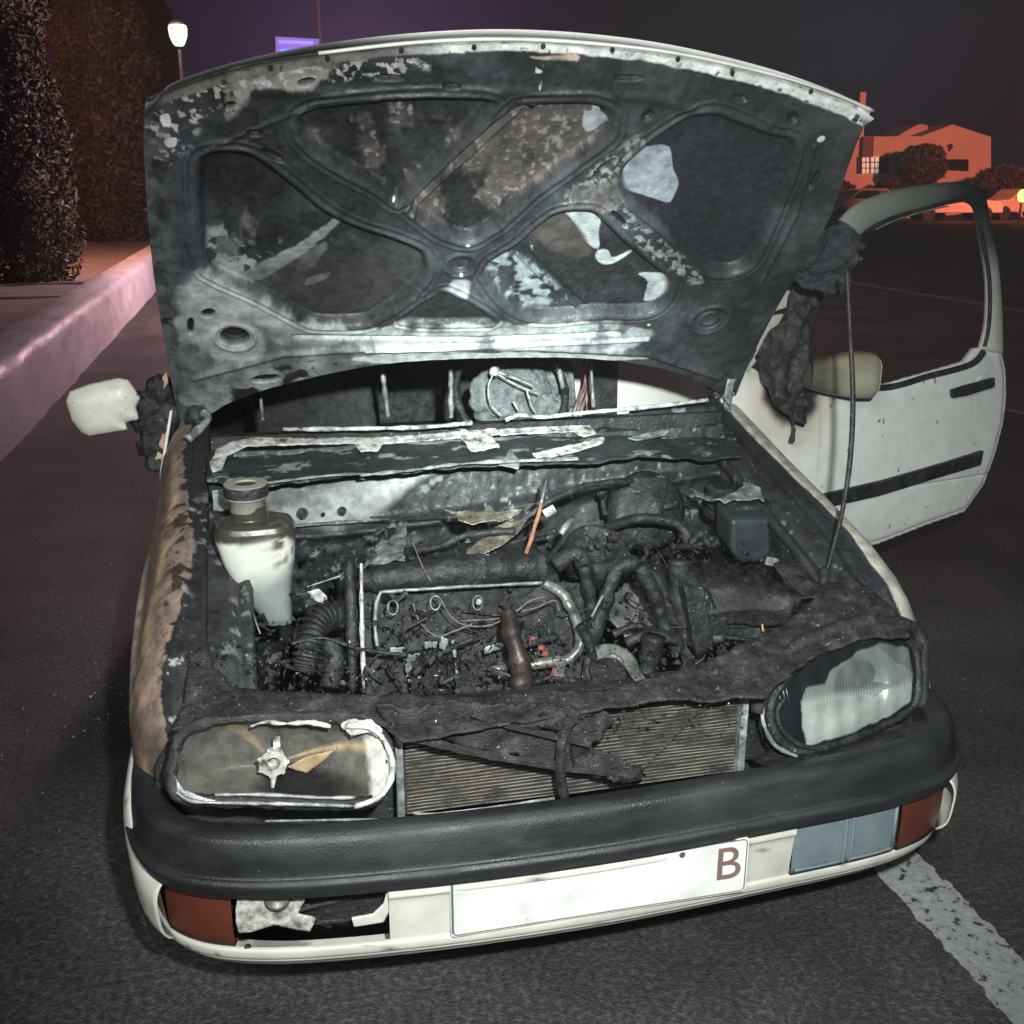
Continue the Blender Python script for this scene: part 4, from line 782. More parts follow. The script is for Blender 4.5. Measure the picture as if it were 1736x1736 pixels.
sheet('metal_fragment', [(520, 1003), (540, 998), (556, 1012), (552, 1022), (535, 1018)], PY(0.50), meltw, car, cell=0.003, jag=0.003, amp=0.006, thick=0.002, seed=32)
sheet('metal_fragment', [(495, 1000), (512, 995), (540, 1022), (520, 1030)], PY(0.51), soot, car, cell=0.003, jag=0.003, amp=0.008, thick=0.002, seed=33)
tube1('bay_wire', [U(430, 1040, PY(.45)), U(436, 1060, PY(.42)), U(441, 1074, PY(.40))], 0.0015, asht, 5)
tube1('bay_wire', [U(520, 995, PY(.55)), U(560, 982, PY(.55)), U(590, 972, PY(.55))], 0.0022, asht, 5, 0.7)
# ---- ash and melted scraps scattered through the bay (uncountable)
mb = MB(); V = []; Fc = []
rr_ = np.random.default_rng(3)
def scrap(p, s, VV, FF):
    d = rr_.normal(size=(4, 3)); d /= np.linalg.norm(d, axis=1)[:, None]; k = len(VV)
    VV += [tuple(p+d[i]*s*(0.4+rr_.random())) for i in range(4)]; FF += [(k, k+1, k+2), (k, k+2, k+3), (k, k+3, k+1), (k+1, k+3, k+2)]
V1, F1, V2, F2 = [], [], [], []
for i in range(4200):
    x = rr_.uniform(330, 1420); y = rr_.uniform(740, 1175)
    yy = np.interp(y, [740, 820, 900, 1000, 1100, 1175], [1.15, 0.98, 0.74, 0.52, 0.39, 0.33])+rr_.normal()*0.012
    p = U(x, y, PY(yy))
    if p[2] < 0.3 or abs(p[0]-XC) > 0.62 or y < 915 or (340 < x < 515 and y < 1045): continue
    if rr_.random() < 0.86: scrap(p, 0.004+0.011*rr_.random()**2, V1, F1)
    else: scrap(p, 0.0015+0.004*rr_.random()**2, V2, F2)
for i in range(900):
    x = rr_.uniform(320, 1460); y = rr_.uniform(1090, 1240); p = U(x, y, SL)+np.array([0, 0, 0.006])
    if x > 1285 and y > 1085: continue
    if x < 680 and y > 1200: continue
    if rr_.random() < 0.8: scrap(p, 0.003+0.006*rr_.random()**2, V1, F1)
    else: scrap(p, 0.001+0.0022*rr_.random(), V2, F2)
tag(obj('charred_scrap', V1, F1, crusty, car, smooth=False), kind='stuff'); tag(obj('pale_ash_fleck', V2, F2, asht, car, smooth=False), kind='stuff')
# melted cable looms: clutter of curved burnt leads
rr_ = np.random.default_rng(12)
for i in range(75):
    x = rr_.uniform(640, 1380); y = rr_.uniform(830, 1150); yy = np.interp(y, [740, 820, 900, 1000, 1100, 1175], [1.10, 0.92, 0.70, 0.48, 0.37, 0.31])
    pts = [U(x, y, PY(yy))]
    dx, dy = rr_.normal()*35, abs(rr_.normal())*22
    for k in range(3): pts.append(pts[-1]+np.array([dx/900+rr_.normal()*0.02, rr_.normal()*0.015, -dy/1100+rr_.normal()*0.014]))
    tube1('wiring_loom', pts, float(rr_.choice([0.0016, 0.0022, 0.0035, 0.006, 0.009])), rubber if rr_.random() < 0.8 else soot, 7, 0.4)

# ================================================================== BONNET
HB = P3((-0.70, 1.30, 0.925), (0.74, 1.24, 0.925), tuple(U(861, 178, PY(0.62))))
b1_, b2_, bn = pbasis(HB)
if bn@(CP-np.array([0, 0.9, 1.3])) < 0: bn = -bn
oH = np.array([0.02, 1.27, 0.925])
def H2(px): return np.array([[(U(x, y, HB)-oH)@b1_, (U(x, y, HB)-oH)@b2_] for x, y in px])
topc = catmull(H2([(247, 168), (300, 145), (400, 116), (540, 90), (700, 73), (850, 67), (1000, 74), (1150, 93), (1300, 126), (1400, 157), (1475, 187)]), 10, False)
botc = catmull(H2([(306, 735), (330, 715), (360, 700), (400, 678), (470, 655), (560, 633), (650, 617), (760, 609), (900, 606), (1000, 608), (1100, 620), (1180, 645), (1225, 672), (1240, 690)]), 10, False)
lefc = catmull(H2([(247, 168), (243, 240), (248, 330), (256, 430), (268, 520), (285, 620), (306, 735)]), 10, False)
rigc = catmull(H2([(1475, 187), (1452, 245), (1432, 300), (1410, 360), (1375, 430), (1342, 480), (1305, 545), (1268, 620), (1240, 690)]), 10, False)
def resamp(c, n):
    s = np.r_[0, np.cumsum(np.linalg.norm(np.diff(c, axis=0), axis=1))]; s /= s[-1]; q = np.linspace(0, 1, n)
    return np.stack([np.interp(q, s, c[:, 0]), np.interp(q, s, c[:, 1])], 1)
nu, nv = 760, 440
T_, B_, L_, R_ = resamp(topc, nu), resamp(botc, nu), resamp(lefc, nv), resamp(rigc, nv)
u = np.linspace(0, 1, nu)[:, None, None]; v = np.linspace(0, 1, nv)[None, :, None]
Q = (1-v)*T_[:, None]+v*B_[:, None]+(1-u)*L_[None]+u*R_[None]-((1-u)*(1-v)*T_[0]+u*(1-v)*T_[-1]+(1-u)*v*B_[0]+u*v*B_[-1])
Q2 = Q.reshape(-1, 2); UU = (u+0*v).reshape(-1); VV = (v+0*u).reshape(-1)
Q3 = np.c_[Q2, np.zeros(len(Q2))]
nA = fbm(Q3, 9, 5, 1); nB = fbm(Q3, 30, 5, 2); nC = fbm(Q3, 85, 4, 3); nD = fbm(Q3*[1, 0.6, 1], 16, 5, 14)
opening = {
 'A': [(341, 282), (352, 266), (381, 260), (426, 266), (482, 306), (547, 358), (603, 387), (664, 406), (712, 427), (724, 455), (716, 479), (684, 512), (635, 544), (603, 552), (543, 552), (514, 544), (442, 504), (361, 467), (349, 451), (341, 403), (338, 340)],
 'B': [(510, 201), (531, 187), (563, 181), (643, 173), (744, 169), (825, 173), (829, 190), (764, 258), (684, 336), (668, 340), (643, 322), (563, 278), (518, 242), (506, 217)],
 'C': [(893, 180), (973, 177), (1010, 179), (1034, 193), (1038, 213), (1026, 238), (961, 286), (901, 330), (848, 379), (824, 395), (797, 409), (756, 399), (716, 371), (698, 350), (736, 306), (805, 242), (865, 193)],
 'D': [(1203, 193), (1244, 205), (1304, 230), (1338, 237), (1350, 256), (1340, 298), (1320, 346), (1296, 403), (1276, 443), (1252, 461), (1219, 465), (1187, 451), (1135, 395), (1090, 359), (1062, 334), (1054, 306), (1066, 278), (1106, 242), (1163, 205)],
 'E': [(824, 475), (820, 463), (836, 443), (881, 415), (917, 383), (949, 363), (990, 359), (1014, 367), (1058, 411), (1106, 451), (1135, 475), (1135, 500), (1115, 524), (1082, 534), (1002, 534), (941, 540), (889, 536), (852, 512)],
 'F': [(740, 504), (764, 500), (833, 540), (805, 548), (684, 544)]}
h = np.zeros(len(Q2)); dop = np.full(len(Q2), 1e3); DD = {}
for k_, pp in opening.items():
    d = sdf(Q2, catmull(H2(pp), 4)); DD[k_] = d
    dep = 0.030 if k_ not in 'F' else 0.012
    h -= dep*sstep(0.006, -0.012, d)
    h += 0.0045*np.exp(-((d-0.012)/0.0045)**2) + 0.0030*np.exp(-((d-0.028)/0.004)**2)
    dop = np.minimum(dop, d)
def line_d(pp, w):
    P_ = H2(pp); d = np.full(len(Q2), 1e3)
    for a, b in zip(P_[:-1], P_[1:]):
        e = b-a; w_ = Q2-a; t_ = np.clip((w_@e)/(e@e), 0, 1); d = np.minimum(d, np.linalg.norm(w_-np.outer(t_, e), axis=1))
    return d
for pp, hh, ww in (([(905, 178), (800, 275), (700, 365)], 0.010, 0.006), ([(880, 172), (790, 256), (690, 352)], -0.006, 0.004), ([(905, 435), (940, 470), (998, 524)], 0.012, 0.007), ([(880, 445), (925, 490), (980, 532)], 0.008, 0.004), ([(450, 155), (640, 160), (880, 155), (1100, 165), (1300, 215)], 0.005, 0.012), ([(360, 705), (470, 665), (620, 628), (900, 615), (1120, 630)], -0.006, 0.006), ([(330, 640), (480, 600), (640, 590), (900, 588), (1100, 600), (1220, 640)], 0.010, 0.010), ([(310, 250), (318, 350), (330, 450)], 0.006, 0.006), ([(1380, 250), (1350, 360), (1290, 480)], 0.006, 0.006),
                   ([(360, 250), (500, 190), (640, 168)], 0.004, 0.005), ([(500, 572), (800, 575), (1050, 565)], -0.010, 0.006), ([(620, 590), (1000, 580), (1100, 575)], 0.008, 0.005)):
    h += hh*np.exp(-(line_d(pp, ww)/ww)**2)
def pr(x, y): return H2([(x, y)])[0]
for (x, y, r, dpt) in ((398, 572, 0.036, 0.03), (1203, 542, 0.040, 0.006), (781, 450, 0.024, 0.012)):
    d = np.linalg.norm((Q2-pr(x, y)), axis=1); h -= dpt*sstep(r, r-0.006, d); h += 0.006*np.exp(-((d-r-0.012)/0.006)**2)
    h += (0.006*np.exp(-((d-r*0.55)/0.004)**2) if r > 0.038 else 0)
slots = [(1066, 133, 24, 4, 0), (1254, 168, 13, 5, 10), (1344, 199, 9, 9, 20), (1098, 196, 10, 7, -35), (1026, 282, 22, 4, -35), (1050, 371, 18, 4, 45), (1381, 306, 18, 5, -62), (660, 133, 25, 4, 0), (766, 146, 14, 3, 2), (462, 264, 20, 5, 30), (432, 226, 12, 5, 5), (353, 532, 11, 7, -10), (323, 554, 5, 13, 0), (450, 643, 24, 6, -6), (640, 640, 20, 6, -3), (880, 372, 0.1, 0.1, 0), (1010, 300, 10, 4, -35), (520, 140, 14, 5, -12), (390, 180, 9, 5, -15)]
sl = np.zeros(len(Q2))
for x, y, a, b, rt in slots:
    r_ = math.radians(rt); pts = [(x+a*math.cos(t)*math.cos(r_)-b*math.sin(t)*math.sin(r_), y+a*math.cos(t)*math.sin(r_)+b*math.sin(t)*math.cos(r_)) for t in np.linspace(0, 2*math.pi, 14, endpoint=False)]
    d = sdf(Q2, H2(pts)); s_ = sstep(0.003, -0.001, d); sl = np.maximum(sl, s_); h -= 0.012*s_*(1-0)
h += 0.004*(nA-0.5)*2*0.6+0.0012*(nB-0.5)*2 + 0.0010*(nC-0.5)*2*sstep(0.0, -0.01, dop)
# curled edges of the folded front
h += 0.004*np.exp(-(VV/0.006)**2) + 0.014*sstep(0.02, 0.0, UU) - 0.02*sstep(0.03, 0.0, UU)
# ---------- colours of soot, bare metal, flaking paint, plus a painted torch hot spot
soot1 = np.array([0.018, 0.020, 0.022]); grey = np.array([0.055, 0.060, 0.066]); lt = np.array([0.30, 0.315, 0.325])
k = sstep(0.35, 0.70, nA)[:, None]; c = soot1*(1-k)+grey*k
inop = sstep(0.0, -0.008, dop)[:, None]; c = c*(1-0.35*inop)
def blend(c, mask, color, gain=None):
    m = np.clip(mask, 0, 1)[:, None]; return c*(1-m)+np.array(color)*(gain[:, None] if gain is not None else 1)*m
def pm(pp, soft=0.003, jag=0.02, nn=None, smooth=True):
    d = sdf(Q2, catmull(H2(pp), 3) if smooth else H2(pp))+jag*((nB if nn is None else nn)-0.5)*2; return sstep(soft, -soft, d)
inB = sstep(0.0, -0.01, DD['B']); inC = sstep(0.0, -0.01, DD['C']); inA = sstep(0, -0.01, DD['A']); inE = sstep(0, -0.01, DD['E']); inD = sstep(0, -0.01, DD['D'])
c = blend(c, np.maximum(inB, inC)*sstep(0.42, 0.60, nD), (0.085, 0.072, 0.066)); c = blend(c, inB*sstep(0.52, 0.60, nB)*pm([(500, 180), (820, 170), (760, 240), (560, 250)], 0.05, 0), (0.012, 0.012, 0.013))
c = blend(c, np.maximum(inB, inC)*sstep(0.60, 0.68, nC)*sstep(0.45, 0.55, nD), (0.20, 0.17, 0.15))
c = blend(c, inD*0.9, (0.017, 0.019, 0.023), 0.7+0.6*nA); 
c = blend(c, inD*pm([(1065, 272), (1100, 264), (1140, 266), (1146, 300), (1156, 326), (1140, 358), (1108, 350), (1078, 340), (1056, 318)], 0.0012, 0.004), (0.33, 0.37, 0.41), 0.8+0.4*nA)
c = blend(c, inC*pm([(993, 205), (1008, 203), (1010, 181), (1020, 189), (1022, 203), (1036, 214), (1006, 240), (992, 232)], 0.0012, 0.004), (0.30, 0.33, 0.35))
c = blend(c, inC*sstep(0.5, 0.58, nC)*pm([(940, 200), (985, 215), (965, 260), (920, 300)], 0.01, 0.02), (0.20, 0.19, 0.18))
for q in ([(955, 366), (990, 366), (1022, 384), (1018, 412), (1022, 432), (1014, 438), (994, 425), (978, 395)], [(1018, 440), (1034, 440), (1042, 452), (1066, 442), (1074, 443), (1050, 460), (1026, 464), (1014, 452)], [(1086, 480), (1102, 477), (1134, 480), (1134, 500), (1114, 520), (1094, 524), (1104, 494)]):
    c = blend(c, inE*pm(q, 0.0015, 0.005), (0.32, 0.36, 0.36), 0.7+0.6*nB)
c = blend(c, inE*pm([(822, 455), (850, 440), (900, 455), (950, 500), (960, 525), (900, 535), (850, 512)], 0.01, 0.02)*sstep(0.42, 0.56, nB), (0.22, 0.27, 0.27), 0.6+0.8*nC)
c = blend(c, inE*pm([(905, 400), (950, 372), (1000, 420), (1000, 450), (940, 440)], 0.008, 0.01), (0.05, 0.045, 0.04), 0.4+1.3*nB)
c = blend(c, inA*sstep(0.50, 0.62, nD)*sstep(0.0, 0.2, pm([(340, 380), (450, 390), (560, 400), (520, 460), (430, 480), (350, 450)], 0.03, 0.03)), (0.10, 0.105, 0.10))
c = blend(c, inA*sstep(0.50, 0.56, nB)*pm([(345, 400), (430, 400), (490, 440), (440, 470), (420, 500), (350, 450)], 0.012, 0.025), (0.24, 0.25, 0.26))
c = blend(c, inA*pm([(415, 478), (500, 435), (570, 385), (580, 392), (510, 450), (440, 490)], 0.004, 0.008), (0.22, 0.23, 0.24))
c = blend(c, inA*pm([(518, 500), (525, 488), (560, 478), (552, 490)], 0.002, 0.006), (0.20, 0.20, 0.20)); c = blend(c, inA*pm([(430, 470), (720, 440), (700, 520), (560, 552), (450, 505)], 0.03, 0.03)*0.6, (0.042, 0.042, 0.040), 0.6+0.8*nB)
fr_m = 1-inop[:, 0]
c = blend(c, fr_m*pm([(305, 470), (335, 455), (430, 500), (515, 548), (640, 560), (720, 520), (790, 470), (770, 520), (700, 560), (1000, 545), (1090, 560), (1060, 590), (800, 600), (600, 625), (440, 670), (330, 715), (308, 640), (300, 540)], 0.012, 0.03)*(0.35+0.65*sstep(0.25, 0.55, nD)), (0.26, 0.27, 0.28), 0.6+0.8*nD)
c = blend(c, fr_m*pm([(320, 462), (350, 462), (440, 512), (500, 545), (470, 560), (380, 530), (320, 520)], 0.01, 0.01)*0.8, (0.36, 0.37, 0.38))
c = blend(c, fr_m*pm([(340, 560), (370, 540), (430, 550), (450, 590), (420, 610), (360, 605)], 0.008, 0.01)*0.7, (0.34, 0.35, 0.35))
c = blend(c, fr_m*pm([(580, 560), (850, 548), (1080, 555), (1100, 572), (1000, 580), (800, 590), (700, 600), (560, 590)], 0.006, 0.012)*sstep(0.30, 0.50, nD), (0.33, 0.37, 0.36), 0.7+0.6*nB)  # pale rear band: torch hot spot painted into the colour
c = blend(c, fr_m*pm([(600, 606), (900, 597), (1100, 606), (1000, 612), (700, 618)], 0.003, 0.004), (0.34, 0.37, 0.36))
c = blend(c, fr_m*sstep(0.55, 0.62, nB)*pm([(400, 640), (520, 610), (600, 610), (500, 650), (400, 690)], 0.01, 0.02), (0.02, 0.02, 0.02))
c = blend(c, fr_m*sstep(0.48, 0.56, nD)*pm([(330, 170), (420, 130), (560, 105), (560, 150), (480, 165), (360, 210), (300, 205)], 0.01, 0.02), (0.23, 0.235, 0.21), 0.7+0.6*nC)
c = blend(c, fr_m*sstep(0.56, 0.60, nC)*pm([(260, 190), (420, 130), (700, 100), (700, 125), (480, 140), (360, 175), (320, 250), (270, 280)], 0.01, 0.02), (0.42, 0.42, 0.40))
for q in ([(272, 198), (285, 193), (288, 210), (277, 214)], [(278, 236), (300, 232), (298, 248), (284, 250)]): c = blend(c, pm(q, 0.001, 0.004), (0.62, 0.62, 0.60))
c = blend(c, fr_m*sstep(0.50, 0.56, nC)*pm([(1040, 255), (1095, 225), (1090, 250), (1050, 285), (1060, 350), (1120, 400), (1190, 470), (1170, 480), (1100, 430), (1040, 375), (1000, 345), (950, 340)], 0.006, 0.014)*0.75, (0.25, 0.26, 0.26), 0.4+1.2*nB)
c = blend(c, fr_m*pm([(960, 330), (1050, 300), (1050, 350), (1000, 350)], 0.008, 0.02)*0.6, (0.11, 0.10, 0.095))
c = blend(c, fr_m*sstep(0.52, 0.58, nC)*pm([(910, 95), (922, 95), (916, 150), (908, 150)], 0.002, 0.004), (0.55, 0.54, 0.50)); c = blend(c, pm([(905, 95), (975, 93), (978, 105), (950, 100), (920, 104), (905, 100)], 0.002, 0.008), (0.50, 0.41, 0.34))
for a_, b_ in (((1100, 551), 3), ((668, 341), 2.5), ((1392, 236), 6), ((793, 416), 3.5), ((782, 465), 2.5)):
    d = np.linalg.norm(Q2-pr(*a_), axis=1); c = blend(c, sstep(b_/720+0.001, b_/720-0.001, d), (0.62, 0.63, 0.62))
d = np.linalg.norm(Q2-pr(398, 572), axis=1); c = blend(c, sstep(0.036, 0.032, d), (0.012, 0.012, 0.012))
c = blend(c, sl, (0.006, 0.006, 0.006))
edge_l = sstep(0.05, 0.02, UU)*sstep(0.4, 0.5, nB); c = blend(c, edge_l*0.7, (0.10, 0.105, 0.11))
dark_l = pm([(300, 250), (330, 250), (335, 450), (300, 470)], 0.01, 0.01)*0.7; c = blend(c, dark_l, (0.045, 0.050, 0.070))
# white folded front rim
rimw = np.interp(UU, [0, 0.25, 0.4, 0.6, 0.8, 1.0], [0.028, 0.026, 0.024, 0.024, 0.030, 0.034])*(0.8+0.5*nB)
rm = sstep(rimw+0.004, rimw-0.002, VV); rc_ = np.array([[0.16, 0.15, 0.135]])*(1-sstep(0.30, 0.42, UU))[:, None]+np.array([[0.76, 0.77, 0.74]])*sstep(0.30, 0.42, UU)[:, None]
rc_ = rc_*(0.85+0.4*nD[:, None]); rc_ = rc_*(1-0.7*sstep(0.72, 0.75, nC)[:, None])
c = c*(1-rm[:, None])+rc_*rm[:, None]
c = blend(c, rm*sstep(0.6, 0.64, nB)*sstep(0.5, 0.8, UU), (0.05, 0.045, 0.04))
crown = 0.020*(1-(2*UU-1)**2)
P3d = oH+Q2[:, :1]*b1_+Q2[:, 1:]*b2_+np.outer(h-0.0*crown, bn)
bonnet = gridobj('bonnet', P3d.reshape(nu, nv, 3), attrm, car, col=c)
# outer skin behind the inner frame
us = np.linspace(0, nu-1, 60).astype(int); vs = np.linspace(0, nv-1, 40).astype(int)
Qs = Q[us][:, vs].reshape(-1, 2); uu = u[us, 0, 0][:, None]+0*v[0, vs, 0][None]; uu = uu.reshape(-1); v2 = (v[0, vs, 0][None]+0*uu.reshape(60, 40)).reshape(-1)
dpt = -0.045-0.02*(1-(2*uu-1)**2)*1.0+0.036*sstep(0.05, 0.0, v2)+0.036*sstep(0.04, 0.0, np.minimum(uu, 1-uu))+0.03*sstep(0.95, 1.0, v2)
Ps = oH+Qs[:, :1]*b1_+Qs[:, 1:]*b2_+np.outer(dpt, bn)
kq = sstep(0.22, 0.40, uu)[:, None]; gridobj('outer_skin', Ps.reshape(60, 40, 3), attrp, bonnet, solid=0.002, col=np.array([0.10, 0.10, 0.095])*(1-kq)+np.array([0.74, 0.75, 0.71])*kq)
# thin white outer lip that stands beyond the front edge
lip = [(540, 88), (700, 70), (850, 64), (1000, 71), (1150, 89), (1300, 122), (1400, 152), (1480, 186)]
m = MB(); m.tube([U(x, y, HB)+bn*0.004 for x, y in lip], 0.0035, 8, wob=0.2); m.build('bonnet_lip', white, bonnet, smooth=True)
m = MB(); m.tube([U(x, y, HB)+bn*0.004 for x, y in ((247, 167), (320, 138), (420, 108), (540, 88))], 0.0028, 8, wob=0.5); m.build('bonnet_lip', soot, bonnet, smooth=True)
# rim bolts (small dark dots)
m = MB()
for x, y in ((459, 110), (380, 134), (555, 94), (680, 80), (803, 75), (920, 73), (1037, 79), (1148, 95), (1240, 118), (1373, 150)):
    MB().lathe(U(x, y, HB)+bn*0.008, bn, [(0.0045, -0.002), (0.0045, 0.003), (0.001, 0.0032)], 8).build('rim_fixing', rubber, bonnet)
# hinges
for (a, b, c_) in (((345, 700), (352, 712), (318, 745)), ((1240, 665), (1232, 690), (1262, 740))):
    m = MB(); m.tube([U(*a, PY(1.25)), U(*b, PY(1.22)), U(*c_, PY(1.16))], [0.012, 0.010, 0.012], 8, wob=0.3); m.build('bonnet_hinge', asht, car, smooth=True)
# ---- bonnet stay
st = MB(); st.tube([U(1436, 455, PY(0.62)), U(1441, 560, PY(0.58)), U(1446, 680, PY(0.54)), U(1440, 790, PY(0.50)), U(1425, 880, PY(0.46)), U(1400, 975, PY(0.42))], [0.0045, 0.005, 0.006, 0.006, 0.005, 0.0045], 10)
st.build('bonnet_stay', rubber, car, smooth=True)
MB().lathe(U(1398, 972, PY(0.42)), (0, 0, 1), [(0.012, -0.02), (0.012, 0.01), (0.006, 0.014)], 12).build('stay_pivot', rubber, car)
# ---- solid lumps made up for a smoke-like smear at bonnet corner
mb = MB()
for i, (x, y, yy, rx, rz_) in enumerate(((1400, 430, 0.95, 0.075, 0.05), (1425, 415, 0.93, 0.05, 0.045), (1375, 455, 0.98, 0.06, 0.045), (1410, 470, 0.98, 0.05, 0.04), (1360, 420, 0.92, 0.05, 0.05), (1440, 440, 0.95, 0.02, 0.02))):
    mb.blob(U(x, y, PY(yy)), (rx, 0.035, rz_), 0.55, 7, 34, seed=60+i)
ins = mb.build('smoky_smear_lump', M('smoky_smear_grey', [(0.3, (0.014, 0.015, 0.018)), (0.6, (0.05, 0.054, 0.064)), (0.8, (0.11, 0.115, 0.135))], 20, rough=(0.8, 1.0), bump=1.0, bscale=90, bdist=0.02), car, smooth=True)
AP = P3((0.74, 1.28, 0.93), (0.62, 1.80, 1.36), (0.80, 1.75, 1.1))
sheet('melted_seal', [(1345, 470), (1395, 470), (1388, 530), (1370, 590), (1360, 650), (1368, 680), (1362, 715), (1345, 712), (1325, 700), (1305, 670), (1292, 640), (1280, 600), (1300, 570), (1330, 540)], PY(1.20), crusty, car, cell=0.005, jag=0.014, amp=0.035, nsc=16, thick=0.006, seed=41, jsc=22)
tube1('melted_drip', [U(1340, 700, PY(1.2)), U(1346, 722, PY(1.2)), U(1343, 748, PY(1.2))], [0.012, 0.004, 0.008], crusty, 8, 0.3)
for pp, pl in (([(1344, 452), (1355, 470), (1334, 520), (1310, 528)], PY(1.30)), ([(1308, 535), (1328, 532), (1290, 600), (1246, 660), (1240, 660), (1252, 622), (1262, 610)], PY(1.28))):
    sheet('a_pillar_skin', pp, pl, attrp, car, cell=0.005, jag=0.002, amp=0.002, thick=0.01, colf=lambda P2, d, P: np.array([0.42, 0.44, 0.36])*(0.8+0.4*fbm(P, 20, 3)[:, None]))
sheet('cowl_corner', [(1246, 585), (1282, 590), (1268, 618), (1245, 650), (1238, 690), (1226, 672), (1240, 620)], PY(1.20), asht, car, cell=0.005, jag=0.004, amp=0.01, thick=0.006, seed=44)

# ================================================================== CABIN
dk = sootd
mb = MB()
for s in (-1, 1):
    mb = MB(); mb.tube([(XC+s*0.74, 1.27, 0.90), (XC+s*0.70, 1.5, 1.12), (XC+s*0.62, 1.80, 1.35), (XC+s*0.60, 2.1, 1.385)], 0.028, 8); mb.build('a_pillar', soot, car, smooth=True)
G = np.array([[(XC+x, y, 1.385+0.035*math.cos(x*1.6)*math.sin(max(0, min(1, (y-1.72)/1.7))*math.pi)**0.5-0.02*abs(x)**2) for x in np.linspace(-0.60, 0.60, 16)] for y in np.linspace(1.76, 3.45, 24)])
gridobj('roof', G, white, car, solid=0.02)
sd = []
def side(s, y0, parts):
    m = MB()
    prf = [(0.80, 0.24), (0.84, 0.35), (0.855, 0.55), (0.845, 0.75), (0.80, 0.93)]
    ys_ = np.linspace(y0, 3.78, 40); G = []
    for y in ys_:
        tp = 1-0.12*max(0, (y-3.2)/0.6)**2; zl = 0.24
        dy = abs(y-3.22)
        if dy < 0.34: zl = 0.285+math.sqrt(0.34**2-dy**2)
        G.append([(XC+s*np.interp(z, [p[1] for p in prf], [p[0] for p in prf])*tp, y, z) for z in np.linspace(zl, 0.93, 14)])
    gridobj('side_panel', np.array(G), white, car, solid=0.006)
side(-1, 1.29, 0); side(1, 2.28, 0)
mb = MB()
for s in (-1, 1):
    mb = MB(); mb.prism([(XC+s*0.79, 2.26, 0.93), (XC+s*0.79, 2.36, 0.93), (XC+s*0.60, 2.36, 1.385), (XC+s*0.60, 2.26, 1.385)], (s*0.02, 0, 0))
    mb.build('body_pillar', white, car, bevel=0.008); mb = MB(); mb.prism([(XC+s*0.79, 3.0, 0.93), (XC+s*0.77, 3.7, 0.93), (XC+s*0.60, 3.40, 1.385), (XC+s*0.60, 3.05, 1.385)], (s*0.02, 0, 0)); mb.build('body_pillar', white, car, bevel=0.008)
mb = MB()
for s in (-1, 1): MB().prism([(XC+s*0.795, 2.36, 0.93), (XC+s*0.795, 3.0, 0.93), (XC+s*0.605, 3.05, 1.36), (XC+s*0.605, 2.36, 1.36)], (s*0.004, 0, 0)).build('side_window', glassb, car)
mb.prism([(XC-0.795, 1.33, 0.93), (XC-0.795, 2.26, 0.93), (XC-0.605, 2.26, 1.36), (XC-0.64, 1.75, 1.33)], (-0.004, 0, 0))
mb.build('side_window', glassb, car)
mb = MB(); mb.box((XC, 3.78, 0.58), (0.76, 0.03, 0.34)); mb.build('tailgate', white, car, bevel=0.02)
mb = MB(); mb.prism([(XC-0.72, 3.75, 0.92), (XC+0.72, 3.75, 0.92), (XC+0.58, 3.44, 1.37), (XC-0.58, 3.44, 1.37)], (0, 0.01, 0)); mb.build('rear_window', glassb, car)
mb = MB(); mb.box((XC, 2.5, 0.25), (0.80, 1.3, 0.02)); mb.build('cabin_floor', dk, car)
mb = MB(); mb.box((XC, 1.20, 0.62), (0.70, 0.02, 0.26)); mb.build('bulkhead', dk, car)
# dashboard remains
gridobj('dashboard', np.array([[(x, 1.33+0.17*q+0.02*(fbm([[x*6, q*3, 1]], 2, 4)[0]-0.5), 0.775+0.03*math.sin(q*3)+0.04*(fbm([[x*9, q*4, 3]], 2, 4)[0]-0.5)*2) for q in np.linspace(0, 1, 14)] for x in np.linspace(-0.72, 0.74, 90)]), crusty, car, solid=0.01)
DP = PY(1.62)
for x0_, y0_, x1_, y1_, r_ in ((440, 655, 446, 712, 0.006), (647, 620, 658, 706, 0.008), (764, 625, 765, 708, 0.009), (1002, 615, 1006, 690, 0.006), (945, 615, 962, 690, 0.008)):
    tube1('dashboard_strut', [U(x0_, y0_, DP), U((x0_+x1_)/2, (y0_+y1_)/2, DP), U(x1_, y1_, DP)], r_, asht, 7, 0.3)
def seat(x):
    e = empty('seat', (x, 2.1, 0.27)); e.parent = car; e.matrix_parent_inverse = WM(car).inverted()
    m = MB(); m.box((x, 2.12, 0.46), (0.24, 0.25, 0.08)); m.build('seat_cushion', dk, e, bevel=0.04)
    m = MB(); m.box((x, 2.42, 0.78), (0.23, 0.07, 0.30), rx=-0.22); m.build('seat_backrest', M('burnt_seat_cloth', [(0.3, (0.02, 0.021, 0.022)), (0.7, (0.06, 0.064, 0.064))], 25, rough=(0.7, 0.95), bump=0.8), e, bevel=0.04)
seat(-0.36); seat(0.40)
m = MB(); m.box((0.02, 3.05, 0.70), (0.62, 0.08, 0.30), rx=-0.2); m.box((0.02, 2.85, 0.42), (0.62, 0.25, 0.09)); m.build('rear_bench', dk, car, bevel=0.03)
